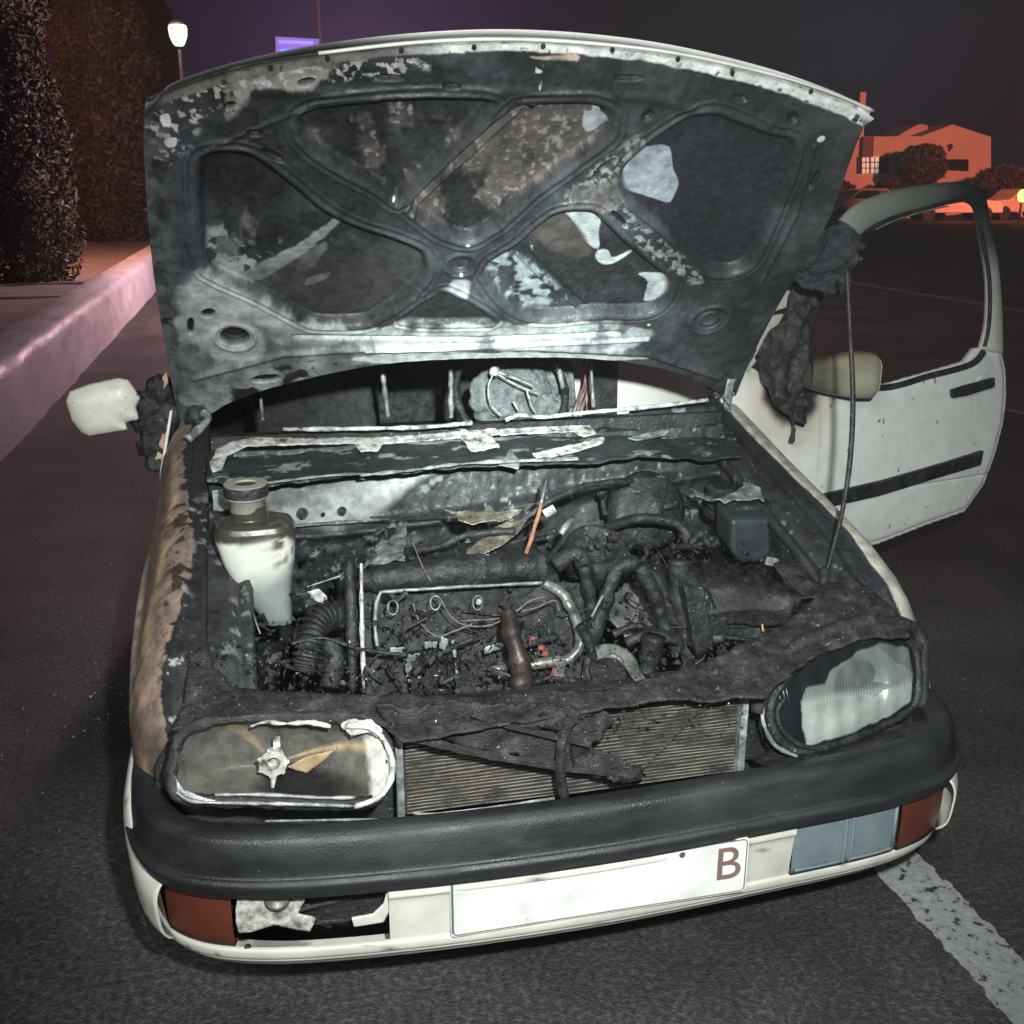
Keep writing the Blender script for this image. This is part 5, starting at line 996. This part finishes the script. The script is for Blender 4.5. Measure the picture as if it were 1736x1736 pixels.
# steering wheel seen through the open windscreen
sw = empty('steering_wheel', tuple(U(868, 662, PY(1.62)))); sw.parent = car; sw.matrix_parent_inverse = WM(car).inverted()
c = U(866, 664, PY(1.62)); ax = np.array([0, -0.85, 0.52]); ax /= np.linalg.norm(ax); e1 = np.array([1.0, 0, 0]); e2 = np.cross(ax, e1)
m = MB(); m.tube([c+0.175*(math.cos(a)*e1+math.sin(a)*e2) for a in np.linspace(0, 2*math.pi, 40)], 0.013, 10, smooth=0, wob=0.3); m.build('wheel_rim', rubber, sw, smooth=True)
ashg = M('foam_ash', [(0.3, (0.05, 0.06, 0.06)), (0.55, (0.20, 0.235, 0.235)), (0.75, (0.36, 0.40, 0.40))], 40, rough=(0.7, 0.95), bump=1.0, bscale=110, bdist=0.01)
m = MB(); m.blob(c+np.array([0.0, 0.03, -0.02]), (0.13, 0.05, 0.10), 0.35, 7, 24, seed=5); m.blob(c+np.array([0.12, 0.0, -0.06]), (0.06, 0.04, 0.05), 0.5, 8, 18, seed=6); m.build('wheel_pad', ashg, sw, smooth=True)
m = MB(); m.box(U(900, 655, PY(1.78)), (0.15, 0.03, 0.085), rx=-0.4); m.build('instrument_binnacle', ashg, car, bevel=0.03)
m = MB(); W6 = PY(1.50)
for pts in (((838, 632), (828, 655), (832, 685), (850, 705)), ((840, 632), (880, 655), (915, 668)), ((842, 630), (870, 640), (905, 655)), ((893, 662), (900, 685), (908, 700)), ((870, 680), (880, 698))):
    m.tube([U(x, y, W6) for x, y in pts], 0.0028, 6, wob=0.4)
m.blob(U(838, 630, W6), (0.016, 0.01, 0.016), 0.6, 8, 10, seed=8); m.build('airbag_wire', meltw, car, smooth=True)
# left-hand inner side seen beyond the wheel: white panels, black post, red belt wires
XI = PX(0.80)
def inner(name, px, mat, x=0.80, th=0.01):
    m = MB(); m.prism([U(a, b, PX(x)) for a, b in px], (th, 0, 0)); return m.build(name, mat, car)
IP = PY(2.15)
def innery(name, px, mat, y=2.15, th=0.02):
    m = MB(); m.prism([U(a, b, PY(y)) for a, b in px], (0, th, 0)); return m.build(name, mat, car)
innery('door_shut_panel', [(1046, 600), (1200, 600), (1200, 700), (1046, 712)], white, 2.0)
innery('door_shut_panel', [(955, 600), (1030, 600), (1030, 715), (955, 715)], white, 2.2)
innery('centre_post', [(1005, 595), (1048, 595), (1046, 715), (1008, 715)], dk, 1.95, 0.05)
m = MB()
for i in range(5): m.tube([U(985+i*6, 605, PY(1.9)), U(992+i*3, 640, PY(1.88)), U(984+i*5, 670, PY(1.9)), U(970+i*8, 700, PY(1.85))], 0.003, 6, wob=0.5)
m.build('seat_belt_wire', M('scorched_pink_wire', [(0.3, (0.12, 0.05, 0.05)), (0.7, (0.5, 0.3, 0.28))], 40), car)
# wheels
tyre = M('tyre_rubber', [(0.3, (0.012, 0.012, 0.012)), (0.7, (0.03, 0.03, 0.03))], 15, rough=(0.6, 0.9), bump=0.4)
for (x, y) in ((-0.735, 0.74), (0.775, 0.74), (-0.735, 3.22), (0.775, 3.22)):
    e = empty('wheel', (x, y, 0.285)); e.parent = car; e.matrix_parent_inverse = WM(car).inverted()
    m = MB(); m.lathe((x, y, 0.285), (1, 0, 0), [(0.20, -0.085), (0.27, -0.085), (0.285, -0.06), (0.285, 0.06), (0.27, 0.085), (0.20, 0.085)], 36, cap=False); m.build('tyre', tyre, e, smooth=False)
    m = MB(); m.lathe((x, y, 0.285), (1, 0, 0), [(0.02, -0.07), (0.10, -0.06), (0.18, -0.05), (0.205, -0.085), (0.205, 0.085), (0.18, 0.05), (0.10, 0.06), (0.02, 0.07)], 28); m.build('rim', alu, e, smooth=False)

# ---- open door
DA = np.array([0.815, 1.29]); DB = np.array([1.93, 1.55]); dv = (DB-DA)/np.linalg.norm(DB-DA); dn = np.array([dv[1], -dv[0], 0])
DPL = ((dn[0], dn[1], 0), float(dn[:2]@DA))
door = empty('door', (0.82, 1.29, 0.35)); door.parent = car; door.matrix_parent_inverse = WM(car).inverted(); door['label'] = 'white door swung wide open with a scorched front corner'
belt = [(1225, 640), (1290, 610), (1400, 628), (1486, 632), (1640, 607), (1655, 598), (1692, 600), (1695, 625), (1692, 665), (1680, 730), (1668, 770), (1650, 815), (1622, 862), (1590, 872), (1476, 916), (1400, 850), (1330, 790), (1240, 690)]
lowpx = [(1225, 600), (1300, 640), (1400, 640), (1486, 652), (1560, 632), (1632, 612), (1652, 590), (1690, 590), (1694, 625), (1691, 668), (1684, 710), (1668, 768), (1652, 815), (1622, 862), (1560, 884), (1480, 916), (1430, 930), (1300, 960), (1200, 900)]
def door_col(P2, d, P):
    n = fbm(P, 12, 4, 3); n2 = fbm(P, 60, 3, 9); c = np.array([0.76, 0.78, 0.745])*(0.94+0.12*n[:, None])
    q = U(1330, 655, DPL); r = np.hypot((P[:, 0]-q[0])*1.2, (P[:, 2]-q[2])*1.0)+0.05*(n-0.5)
    br = sstep(0.26, 0.12, r)[:, None]*0.55; c = c*(1-br)+np.array([0.50, 0.36, 0.25])*br
    bk = sstep(0.145, 0.10, r)[:, None]; c = c*(1-bk)+np.array([0.03, 0.028, 0.026])*bk
    s_ = U(1373, 720, DPL); st_ = (sstep(0.008, 0.003, abs(P[:, 0]-s_[0]+0.008*(n-0.5)))*sstep(0.55, 0.75, P[:, 2])*0.3)[:, None]; c = c*(1-st_)+np.array([0.4, 0.3, 0.2])*st_
    k = sstep(0.80, 0.81, n2)[:, None]; return c*(1-k*0.9)
def door_rel(P2, d, P):
    z = P[:, 2]; return 0.030*(1-((z-0.62)/0.35)**2)+0.008*sstep(-0.012, -0.03, d)-0.004*np.exp(-((z-U(1560, 812, DPL)[2])/0.003)**2)
sheet('door_panel', lowpx, DPL, attrp, door, cell=0.0055, amp=0, thick=0.03, relief=door_rel, colf=door_col)
def dstrip(name, px, off, mat, th=0.012, par=door, bev=0.004):
    m = MB(); m.prism([U(a, b, (DPL[0], DPL[1]+off)) for a, b in px], tuple(-dn*th)); return m.build(name, mat, par, bevel=bev)
dstrip('rubbing_strip', [(1400, 838), (1500, 815), (1600, 786), (1669, 764), (1664, 789), (1590, 811), (1490, 842), (1400, 862)], 0.066, rubber, 0.02)
# window frame: swept band from the mirror corner over the top and down the rear edge
fo = catmull(H_ := [(1418, 372), (1440, 350), (1480, 332), (1540, 318), (1600, 312), (1640, 316), (1660, 335), (1668, 380), (1682, 440), (1690, 520), (1693, 600)], 6, False)
fi = catmull([(1450, 398), (1472, 382), (1510, 366), (1560, 352), (1600, 342), (1628, 340), (1645, 358), (1652, 400), (1664, 470), (1664, 545), (1655, 590)], 6, False)
G = []; k_ = len(fo)
for a, b in zip(fo, fi):
    A_ = U(a[0], a[1], DPL); B_2 = U(b[0], b[1], DPL); r = []
    for q in np.linspace(0, 1, 7): r.append(A_*(1-q)+B_2*q+dn*(0.012+0.012*math.sin(q*math.pi)))
    G.append(r)
G = np.array(G); P = G.reshape(-1, 3); s_ = np.repeat(np.linspace(0, 1, k_), 7); n = fbm(P, 15, 4, 3)
cw = np.array([0.50, 0.53, 0.46]); cg = np.array([0.10, 0.13, 0.12]); ck = np.array([0.022, 0.026, 0.028])
q = np.stack([np.interp(s_+0.03*(n-.5), [0, 0.15, 0.33, 0.45, 0.62, 0.74, 0.80, 1.0], [0.36, 0.30, 0.16, 0.035, 0.018, 0.10, 0.42, 0.70])*w for w in (0.92, 1.0, 0.88)], 1)
gridobj('window_frame', G, attrp, door, col=q, solid=0.02)
m = MB(); m.tube([U(a, b, DPL)+dn*0.03 for a, b in fi[2::3]], 0.0065, 8); m.build('window_seal', rubber, door, smooth=True)
m = MB(); m.tube([U(a, b, DPL)+dn*0.036 for a, b in ((1470, 388), (1510, 370), (1560, 356), (1592, 349))], 0.0022, 6, wob=0.3); m.build('chrome_trim', asht, door)
m = MB(); m.tube([U(a, b, DPL)+dn*0.03 for a, b in ((1400, 645), (1486, 655), (1560, 636), (1632, 616), (1655, 594))], 0.011, 8); m.build('belt_seal', rubber, door)
hd = dstrip('handle', [(1615, 661), (1617, 675), (1640, 671), (1688, 656), (1688, 640), (1640, 653)], 0.075, rubber, 0.015, bev=0.005)
m = MB(); m.lathe(U(1651, 652, DPL)+dn*0.035, dn, [(0.042, 0), (0.040, 0.004), (0.030, 0.004), (0.026, 0.002)], 28); m.build('handle_cup', white, hd, smooth=True)
# mirror on the open door
mc = U(1432, 632, (DPL[0], DPL[1]+0.12))
G = []
for q in np.linspace(0, 1, 16):
    w = 0.62+0.38*min(1, q*1.5)**0.8; w *= (1-max(0, (q-0.90)/0.10)**3*0.22)
    G.append([mc+np.array([-0.12+0.215*q, 0, 0])+np.array([0, 0.05*w*math.copysign(abs(math.cos(a))**0.6, math.cos(a)), 0.068*w*math.copysign(abs(math.sin(a))**0.55, math.sin(a))])+np.array([0, 0, -0.01*q]) for a in np.linspace(0, 2*math.pi, 25)])
G = np.array(G); P = G.reshape(-1, 3); n = fbm(P, 20, 4, 2); qx = np.repeat(np.linspace(0, 1, 16), 25)
c = np.array([0.30, 0.30, 0.215])*(0.7+0.6*n[:, None]); tp = sstep(0.0, 0.04, P[:, 2]-mc[2]+0.03*(n-.5))[:, None]; c = c*(1-tp*0.6)+np.array([0.22, 0.16, 0.09])*tp*0.6
bk = sstep(0.60, 0.15, qx+0.5*(n-.5))[:, None]*0.85; c = c*(1-bk)+np.array([0.03, 0.025, 0.022])*bk
mr_ = gridobj('wing_mirror', G, attrp, door, col=c); 
m = MB(); m.prism([tuple(x) for x in G[-1][:-1]], (0.004, 0, 0)); o_ = m.build('mirror_end', M('olive_grime_paint', [(0.3, (0.30, 0.31, 0.20)), (0.7, (0.42, 0.43, 0.32))], 12, rough=(0.3, 0.5)), mr_, bevel=0.01)
m = MB(); m.tube([mc+[-0.14, 0.02, 0], mc+[-0.2, 0.06, 0.0]], 0.03, 8, wob=0.6); m.build('mirror_base', crusty, mr_, smooth=True)

# ---- left mirror shell, still attached by its burnt arm
mp_ = [(112, 680), (118, 664), (150, 652), (200, 641), (216, 644), (227, 658), (237, 675), (230, 690), (235, 710), (212, 716), (216, 728), (170, 736), (152, 739), (138, 732), (122, 712)]
MPn = PY(1.30)
def mir_rel(P2, d, P): return 0.030*(1-np.exp(d/0.02))
mm = sheet('wing_mirror', mp_, MPn, M('mirror_white_scratched', [(0.3, (0.62, 0.62, 0.54)), (0.7, (0.80, 0.79, 0.72))], 7, rough=(0.25, 0.4), bump=0.05, fleck=(0.635, (0.14, 0.14, 0.11), 70)), car, cell=0.0045, amp=0, thick=0.004, relief=mir_rel)
mm['label'] = 'white mirror shell with a broken inner edge'
m = MB()
for i, (x, y, r) in enumerate(((252, 690, 0.045), (262, 720, 0.05), (272, 660, 0.035), (258, 755, 0.035), (262, 785, 0.025), (278, 700, 0.045), (240, 715, 0.025))): m.blob(U(x, y, PY(1.34)), (r, 0.03, r), 0.6, 7, 16, seed=80+i)
m.build('mirror_arm', crusty, mm, smooth=True)
for pp in ([(276, 640), (285, 625), (284, 650), (277, 662)], [(262, 780), (276, 735), (290, 690), (296, 690), (284, 740), (270, 790), (258, 800)]):
    sheet('door_edge', pp, PY(1.32), M('scorched_tan_paint', [(0.3, (0.28, 0.18, 0.12)), (0.7, (0.50, 0.38, 0.25))], 20), car, cell=0.004, jag=0.003, amp=0.002, thick=0.004)

# ================================================================== loose things on the ground
V2, F2 = [], []; rr_ = np.random.default_rng(5)
for i in range(1100):
    x = rr_.normal(180, 75) if i % 3 else rr_.uniform(0, 1736); y = rr_.uniform(840, 1250) if i % 3 else rr_.uniform(900, 1730)
    if x < 0 or (y < 780+0 and x < 130): continue
    p = U(x, y, PZ(0.003))
    if -0.88 < p[0] < 0.92 and p[1] > -0.03: continue
    scrap(p, 0.0018+0.0045*rr_.random()**2, V2, F2)
o = obj('glass_crumb', V2, F2, asht, smooth=False); tag(o, 'pale crumbs of broken glass scattered over the asphalt beside the car', 'broken glass', kind='stuff')

# ================================================================== BACKGROUND
# foliage columns on the terrace
leafm = M('dark_leaf', [(0.3, (0.02, 0.016, 0.010)), (0.55, (0.065, 0.052, 0.036)), (0.75, (0.16, 0.12, 0.085))], 3, rough=(0.5, 0.8), bump=0)
barkm = M('bark', [(0.3, (0.03, 0.025, 0.02)), (0.7, (0.09, 0.07, 0.055))], 10, bump=0.6)
def tree(name, base, H, R, label, cat, n, leaf, seed, shape='col', z0=0.1, trunk=True):
    rg = np.random.default_rng(seed); base = np.array(base); e = empty(name, tuple(base), label, cat)
    if trunk:
        m = MB(); m.tube([base, base+[0.03, 0, H*0.4], base+[-0.02, 0.02, H*0.85]], [R*0.16, R*0.12, R*0.03], 8, wob=0.3)
        for k in range(10):
            a = rg.random()*6.28; zz = H*(0.15+0.07*k); m.tube([base+[0, 0, zz], base+[R*0.4*math.cos(a), R*0.4*math.sin(a), zz+0.12*H*0.4], base+[R*0.75*math.cos(a), R*0.75*math.sin(a), zz+0.2*H*0.4]], [R*0.05, R*0.01], 5)
        m.build('trunk', barkm, e)
    V = []; Fc = []
    u_ = rg.random(n); ph = rg.random(n)*2*math.pi
    for i in range(n):
        if shape == 'col': z = u_[i]; rad = R*min(1, (0.55+z*3))*min(1, (1.02-z)*3.5)**0.6
        else: z = u_[i]; rad = R*math.sqrt(max(0.02, 1-(2*z-0.9)**2/1.25))
        pos = np.array([math.cos(ph[i]), math.sin(ph[i]), 0])
        lump = 0.66+0.66*vnoise(np.array([[ph[i]*1.8, z*H*2.2/R*0.5, seed]]))[0]
        r = rad*lump*(1-0.45*rg.random()**2.2)
        p = base+pos*r+np.array([0, 0, z0+z*(H-z0)])
        a = rg.normal(size=3); a /= np.linalg.norm(a); b = rg.normal(size=3); b -= a*(a@b); b /= np.linalg.norm(b); L = leaf*(0.6+0.8*rg.random()); w = L*0.4
        k = len(V); V += [p-a*L, p+b*w, p+a*L, p-b*w]; Fc.append((k, k+1, k+2, k+3))
    cb = MB(); cb.V = []; th = np.linspace(0, 1, 24)
    cb.lathe(base, (0, 0, 1), [(max(0.02, R*0.60*(min(1, (0.5+z*3))*min(1, (1.02-z)*3.5)**0.6 if shape == 'col' else math.sqrt(max(0.02, 1-(2*z-0.9)**2/1.25)))), z0+z*(H-z0)) for z in th], 18)
    k = len(V); V += cb.V; Fc += [tuple(i+k for i in f) for f in cb.F]
    obj('crown', V, Fc, leafm, e, smooth=False); return e
tb = U(58, 478, PZ(0.40)); tree('columnar_tree', tb, 4.6, 0.50, 'dark columnar evergreen nearest the low wall at the left edge', 'tree', 26000, 0.036, 1, z0=-0.35, trunk=False)
tb = U(195, 408, PZ(0.40)); tree('columnar_tree', tb, 6.2, 0.95, 'reddish lit evergreen column just behind the bonnet corner', 'tree', 20000, 0.07, 2, z0=-0.1)
tb = U(-60, 470, PZ(0.40)); tree('columnar_tree', tb, 5.0, 0.6, 'evergreen column cut off by the left frame edge', 'tree', 9000, 0.05, 3, z0=-0.3)
tb = U(282, 372, PZ(0.40)); tree('bushy_tree', tb, 7.5, 0.9, 'purple tinted distant tree below the green street lamp', 'tree', 6000, 0.13, 4)
# planter ring
c = U(60, 492, PZ(0.41)); m = MB(); m.tube([c+[0.85*math.cos(a), 0.85*math.sin(a), 0] for a in np.linspace(0, 2*math.pi, 60)], 0.018, 8, smooth=0); tag(m.build('tree_edging', M('pale_edging', [(0.3, (0.35, 0.33, 0.30)), (0.7, (0.5, 0.48, 0.45))], 8), smooth=True), 'pale round edging ring on the paving under the columnar tree', 'edging')
m = MB(); m.lathe(U(103, 292, PY(14)), (0, 0, 1), [(0.01, -0.06), (0.05, -0.03), (0.05, 0.03), (0.01, 0.06)], 12)
# lit street lamp
lp = U(302, 58, PY(17)); la = empty('street_lamp', (lp[0], lp[1], 0), 'lit greenish white lantern on a slim post above the bonnet corner', 'street lamp')
m = MB(); m.tube([(lp[0], lp[1], 0), (lp[0], lp[1], 2), (lp[0], lp[1], lp[2]-0.22)], [0.06, 0.035, 0.03], 10); m.build('post', rubber, la)
m = MB(); m.lathe((lp[0], lp[1], lp[2]-0.17), (0, 0, 1), [(0.06, 0), (0.09, 0.03), (0.135, 0.14), (0.145, 0.26), (0.13, 0.30)], 20); m.build('lantern', EM('lamp_glow', (0.66, 1.0, 0.50), 1.45), la, smooth=True)
m = MB(); m.lathe((lp[0], lp[1], lp[2]+0.131), (0, 0, 1), [(0.15, 0), (0.12, 0.05), (0.03, 0.09), (0.01, 0.13)], 20); m.build('lantern_cap', rubber, la, smooth=True)
L_ = lamp('street_lamp_light', 'POINT', (lp[0], lp[1]-0.4, lp[2]), 25, (0.8, 1.0, 0.55), 0.15)
# blue lit sign and pole
SGY = 20.0
sg = empty('illuminated_sign', tuple(U(505, 80, PY(SGY))*[1, 1, 0]), 'blue lit panel sign with two glowing bars seen over the bonnet edge', 'sign')
def q4(a, b, c, d, y, th): return MB().prism([U(*p, PY(y)) for p in (a, b, c, d)], (0, th, 0))
q4((467, 62), (541, 66), (540, 104), (468, 104), SGY, 0.15).build('panel', EM('sign_violet_glow', (0.30, 0.24, 0.85), 0.22), sg)
q4((473, 68), (531, 70), (531, 75), (473, 73), SGY-0.03, 0.02).build('light_bar', EM('blue_glow', (0.22, 0.20, 1.0), 1.3), sg)
q4((476, 83), (522, 85), (522, 90), (476, 88), SGY-0.03, 0.02).build('light_bar', EM('cyan_blue_glow', (0.10, 0.28, 1.0), 1.4), sg)
q4((476, 90), (520, 92), (520, 98), (476, 98), SGY-0.03, 0.02).build('light_bar', EM('deep_blue_glow', (0.02, 0.06, 0.8), 0.8), sg)
m = MB(); pA = U(505, 104, PY(SGY)); m.tube([(pA[0], SGY+0.07, 0), (pA[0], SGY+0.07, pA[2])], 0.05, 8, smooth=0); m.build('post', rubber, sg)
m = MB(); pA = U(537, -40, PY(24)); pB = U(545, 95, PY(24)); m.tube([(pB[0], 24, 0), tuple(pB), tuple(pA), tuple(pA+[0, 0, 2])], [0.05, 0.04, 0.025], 8, smooth=0)
tag(m.build('tall_pole', M('dull_mast_grey', [(0.3, (0.2, 0.17, 0.2)), (0.7, (0.3, 0.26, 0.3))], 2, bump=0)), 'thin tall mast rising beside the blue lit sign', 'pole')

# house on the right
HY = 50.0
hs = empty('house', tuple(U(1570, 340, PY(HY))*[1, 1, 0]), 'low white gabled house lit orange red across the car park', 'house')
hw = M('house_render', [(0.3, (0.55, 0.53, 0.50)), (0.7, (0.68, 0.66, 0.62))], 0.6, bump=0.1)
def hp(px, y=HY, th=6.0): return MB().prism([U(a, b, PY(y)) for a, b in px], (0, th, 0))
wall = hp([(1380, 345), (1680, 345), (1680, 232), (1615, 211), (1562, 231), (1380, 232)]).build('wall', hw, hs)
hp([(1520, 232), (1545, 217), (1560, 210), (1572, 212), (1576, 228)], HY+1.5, 2).build('dome', hw, hs)
hp([(1452, 235), (1464, 235), (1469, 156), (1459, 156)], HY+1, 1).build('chimney', hw, hs)
hp([(1600, 270), (1642, 270), (1642, 290), (1600, 288)], HY-0.06, 0.1).build('porch_opening', glassb, hs)
hp([(1606, 246), (1614, 243), (1616, 250), (1609, 257)], HY-0.05, 0.1).build('wall_lamp', rubber, hs)
w_ = hp([(1461, 267), (1491, 266), (1489, 293), (1461, 294)], HY-0.08, 0.1).build('window', EM('lit_window', (0.85, 0.78, 0.60), 0.42), hs)
m = MB()
for a, b in (((1475, 266), (1475, 294)), ((1461, 275), (1491, 275)), ((1461, 285), (1490, 285)), ((1461, 267), (1461, 294)), ((1491, 266), (1490, 293)), ((1468, 267), (1468, 294)), ((1483, 267), (1483, 294))): m.tube([U(*a, PY(HY-0.1)), U(*b, PY(HY-0.1))], 0.05 if a[0] == 1475 else 0.025, 5, smooth=0)
m.build('window_frame', rubber, w_)
for px_ in ([(1454, 266), (1461, 266), (1461, 294), (1454, 294)], [(1491, 266), (1507, 266), (1505, 294), (1490, 294)]): hp(px_, HY-0.1, 0.06).build('shutter', M('shutter_brown', [(0.3, (0.03, 0.02, 0.015)), (0.7, (0.06, 0.04, 0.03))], 3), hs)
hp([(1464, 232), (1482, 232), (1480, 266), (1462, 266)], HY-0.3, 0.2).build('downpipe_panel', M('panel_brown', [(0.3, (0.12, 0.09, 0.09)), (0.7, (0.16, 0.12, 0.12))], 3), hs)
def bush(px, py, y, rx, rz, label, n=2600, lf=0.12, seed=1):
    c = U(px, py, PY(y)); e = empty('bush', (c[0], c[1], 0), label, 'bush'); rg = np.random.default_rng(seed); V = []; Fc = []
    for i in range(n):
        d = rg.normal(size=3); d /= np.linalg.norm(d); r = (0.75+0.3*vnoise(np.array([d*3+seed]))[0])*(1-0.3*rg.random()**2); p = c+d*r*[rx, rx, rz]
        if p[2] < 0.02: continue
        a = rg.normal(size=3); a /= np.linalg.norm(a); b = np.cross(a, rg.normal(size=3)); b /= np.linalg.norm(b); k = len(V); L = lf*(0.6+rg.random()); V += [p-a*L, p+b*L*.5, p+a*L, p-b*L*.5]; Fc.append((k, k+1, k+2, k+3))
    obj('crown', V, Fc, leafm, e, smooth=False); m = MB(); m.tube([(c[0], c[1], 0), tuple(c)], [0.12, 0.05], 6, smooth=0); m.build('trunk', barkm, e)
bush(1562, 280, HY-2, 1.25, 1.15, 'large round dark bush in front of the gabled house', seed=3)
bush(1700, 310, HY-3, 1.6, 0.9, 'dark shrub right of the gabled house', seed=4)
bush(1425, 335, HY-3, 0.8, 0.8, 'dark shrub at the left end of the house front', 1500, seed=5)
bush(1505, 322, HY-1.5, 0.7, 0.5, 'low ragged hedge below the lit window', 1500, seed=6)
# low wall in front of the house
mb = MB(); p0 = U(1400, 350, PY(HY-4)); p1 = U(1900, 350, PY(HY-4)); mb.box(((p0[0]+p1[0])/2, HY-4, 0.3), ((p1[0]-p0[0])/2, 0.12, 0.3)); tag(mb.build('boundary_wall', hw), 'low boundary wall in front of the gabled house', 'wall')
# parked cars far away
def parked(px, y, color, label, rz=0.0, L=4.1):
    c = U(px, 350, PY(y)); e = empty('parked_car', (c[0], c[1], 0), label, 'car', 'cars parked across the square', rz)
    R_ = Matrix.Rotation(rz, 4, 'Z'); T_ = Matrix.Translation((c[0], c[1], 0)) @ R_
    paint = M('car_paint', [(0.3, color), (0.7, tuple(x*1.15 for x in color))], 2, rough=(0.2, 0.35), bump=0)
    tr = lambda V: [tuple(T_ @ Vector(v)) for v in V]
    h_ = L/2
    body = [(-h_, .35), (-h_, .72), (-h_*.93, .86), (-h_*.5, .93), (-h_*.22, 1.36), (h_*.45, 1.40), (h_*.88, 1.0), (h_, .92), (h_, .35)]
    Vb = [(x, -0.8, z) for x, z in body]; m = MB(); m.prism([np.array(v) for v in tr(Vb)], tuple(R_.to_3x3() @ Vector((0, 1.6, 0)))); m.build('body', paint, e, bevel=0.06)
    gl = [(-h_*.42, .96), (-h_*.18, 1.31), (h_*.42, 1.34), (h_*.74, 1.0)]
    m = MB(); m.prism([np.array(v) for v in tr([(x, -0.815, z) for x, z in gl])], tuple(R_.to_3x3() @ Vector((0, 1.63, 0)))); m.build('window', glassb, e)
    for wx in (-h_*.62, h_*.62):
        for wy in (-0.72, 0.72):
            m = MB(); cc = T_ @ Vector((wx, wy, 0.31)); m.lathe(tuple(cc), tuple(R_.to_3x3() @ Vector((0, 1, 0))), [(0.02, -0.11), (0.18, -0.11), (0.31, -0.1), (0.31, 0.1), (0.18, 0.11), (0.02, 0.11)], 20); m.build('wheel', tyre, e)
parked(1455, 44, (0.35, 0.30, 0.28), 'pale car whose bright roof shows beside the raised bonnet')
parked(1535, 43, (0.02, 0.02, 0.022), 'dark car seen through the open door window')
parked(1612, 42, (0.72, 0.70, 0.66), 'light car glowing orange behind the door frame corner', rz=2.9)
parked(1725, 43, (0.60, 0.56, 0.5), 'orange lit car at the right edge beyond the door')
# glowing globe lamp at the right edge
gp = U(1733, 332, PY(38)); gl = empty('globe_lamp', (gp[0], gp[1], 0), 'glowing orange globe lamp at the right picture edge', 'lamp')
m = MB(); m.blob(tuple(gp), (0.19, 0.19, 0.26), 0.0, 4, 14); m.build('globe', EM('sodium_glow', (1.0, 0.52, 0.12), 3.5), gl, smooth=True)
m = MB(); m.tube([(gp[0], gp[1], 0), (gp[0], gp[1], gp[2]-0.2)], 0.04, 8, smooth=0); m.build('post', rubber, gl)
print('built', len(bpy.data.objects))

# ------------------------------------------------------------------ thin smoke hanging over the whole scene
hz = MB().box((0, 55, 8.5), (70, 62, 9.6)).build('haze', None); hz['kind'] = 'stuff'
hm = bpy.data.materials.new('haze_air'); hm.use_nodes = True; t_ = hm.node_tree; t_.nodes.clear()
o_ = t_.nodes.new('ShaderNodeOutputMaterial'); v_ = t_.nodes.new('ShaderNodeVolumePrincipled'); v_.inputs['Density'].default_value = 0.0014; v_.inputs['Color'].default_value = (0.9, 0.92, 0.95, 1); v_.inputs['Anisotropy'].default_value = 0.0
t_.links.new(v_.outputs[0], o_.inputs['Volume']); hz.data.materials.append(hm)
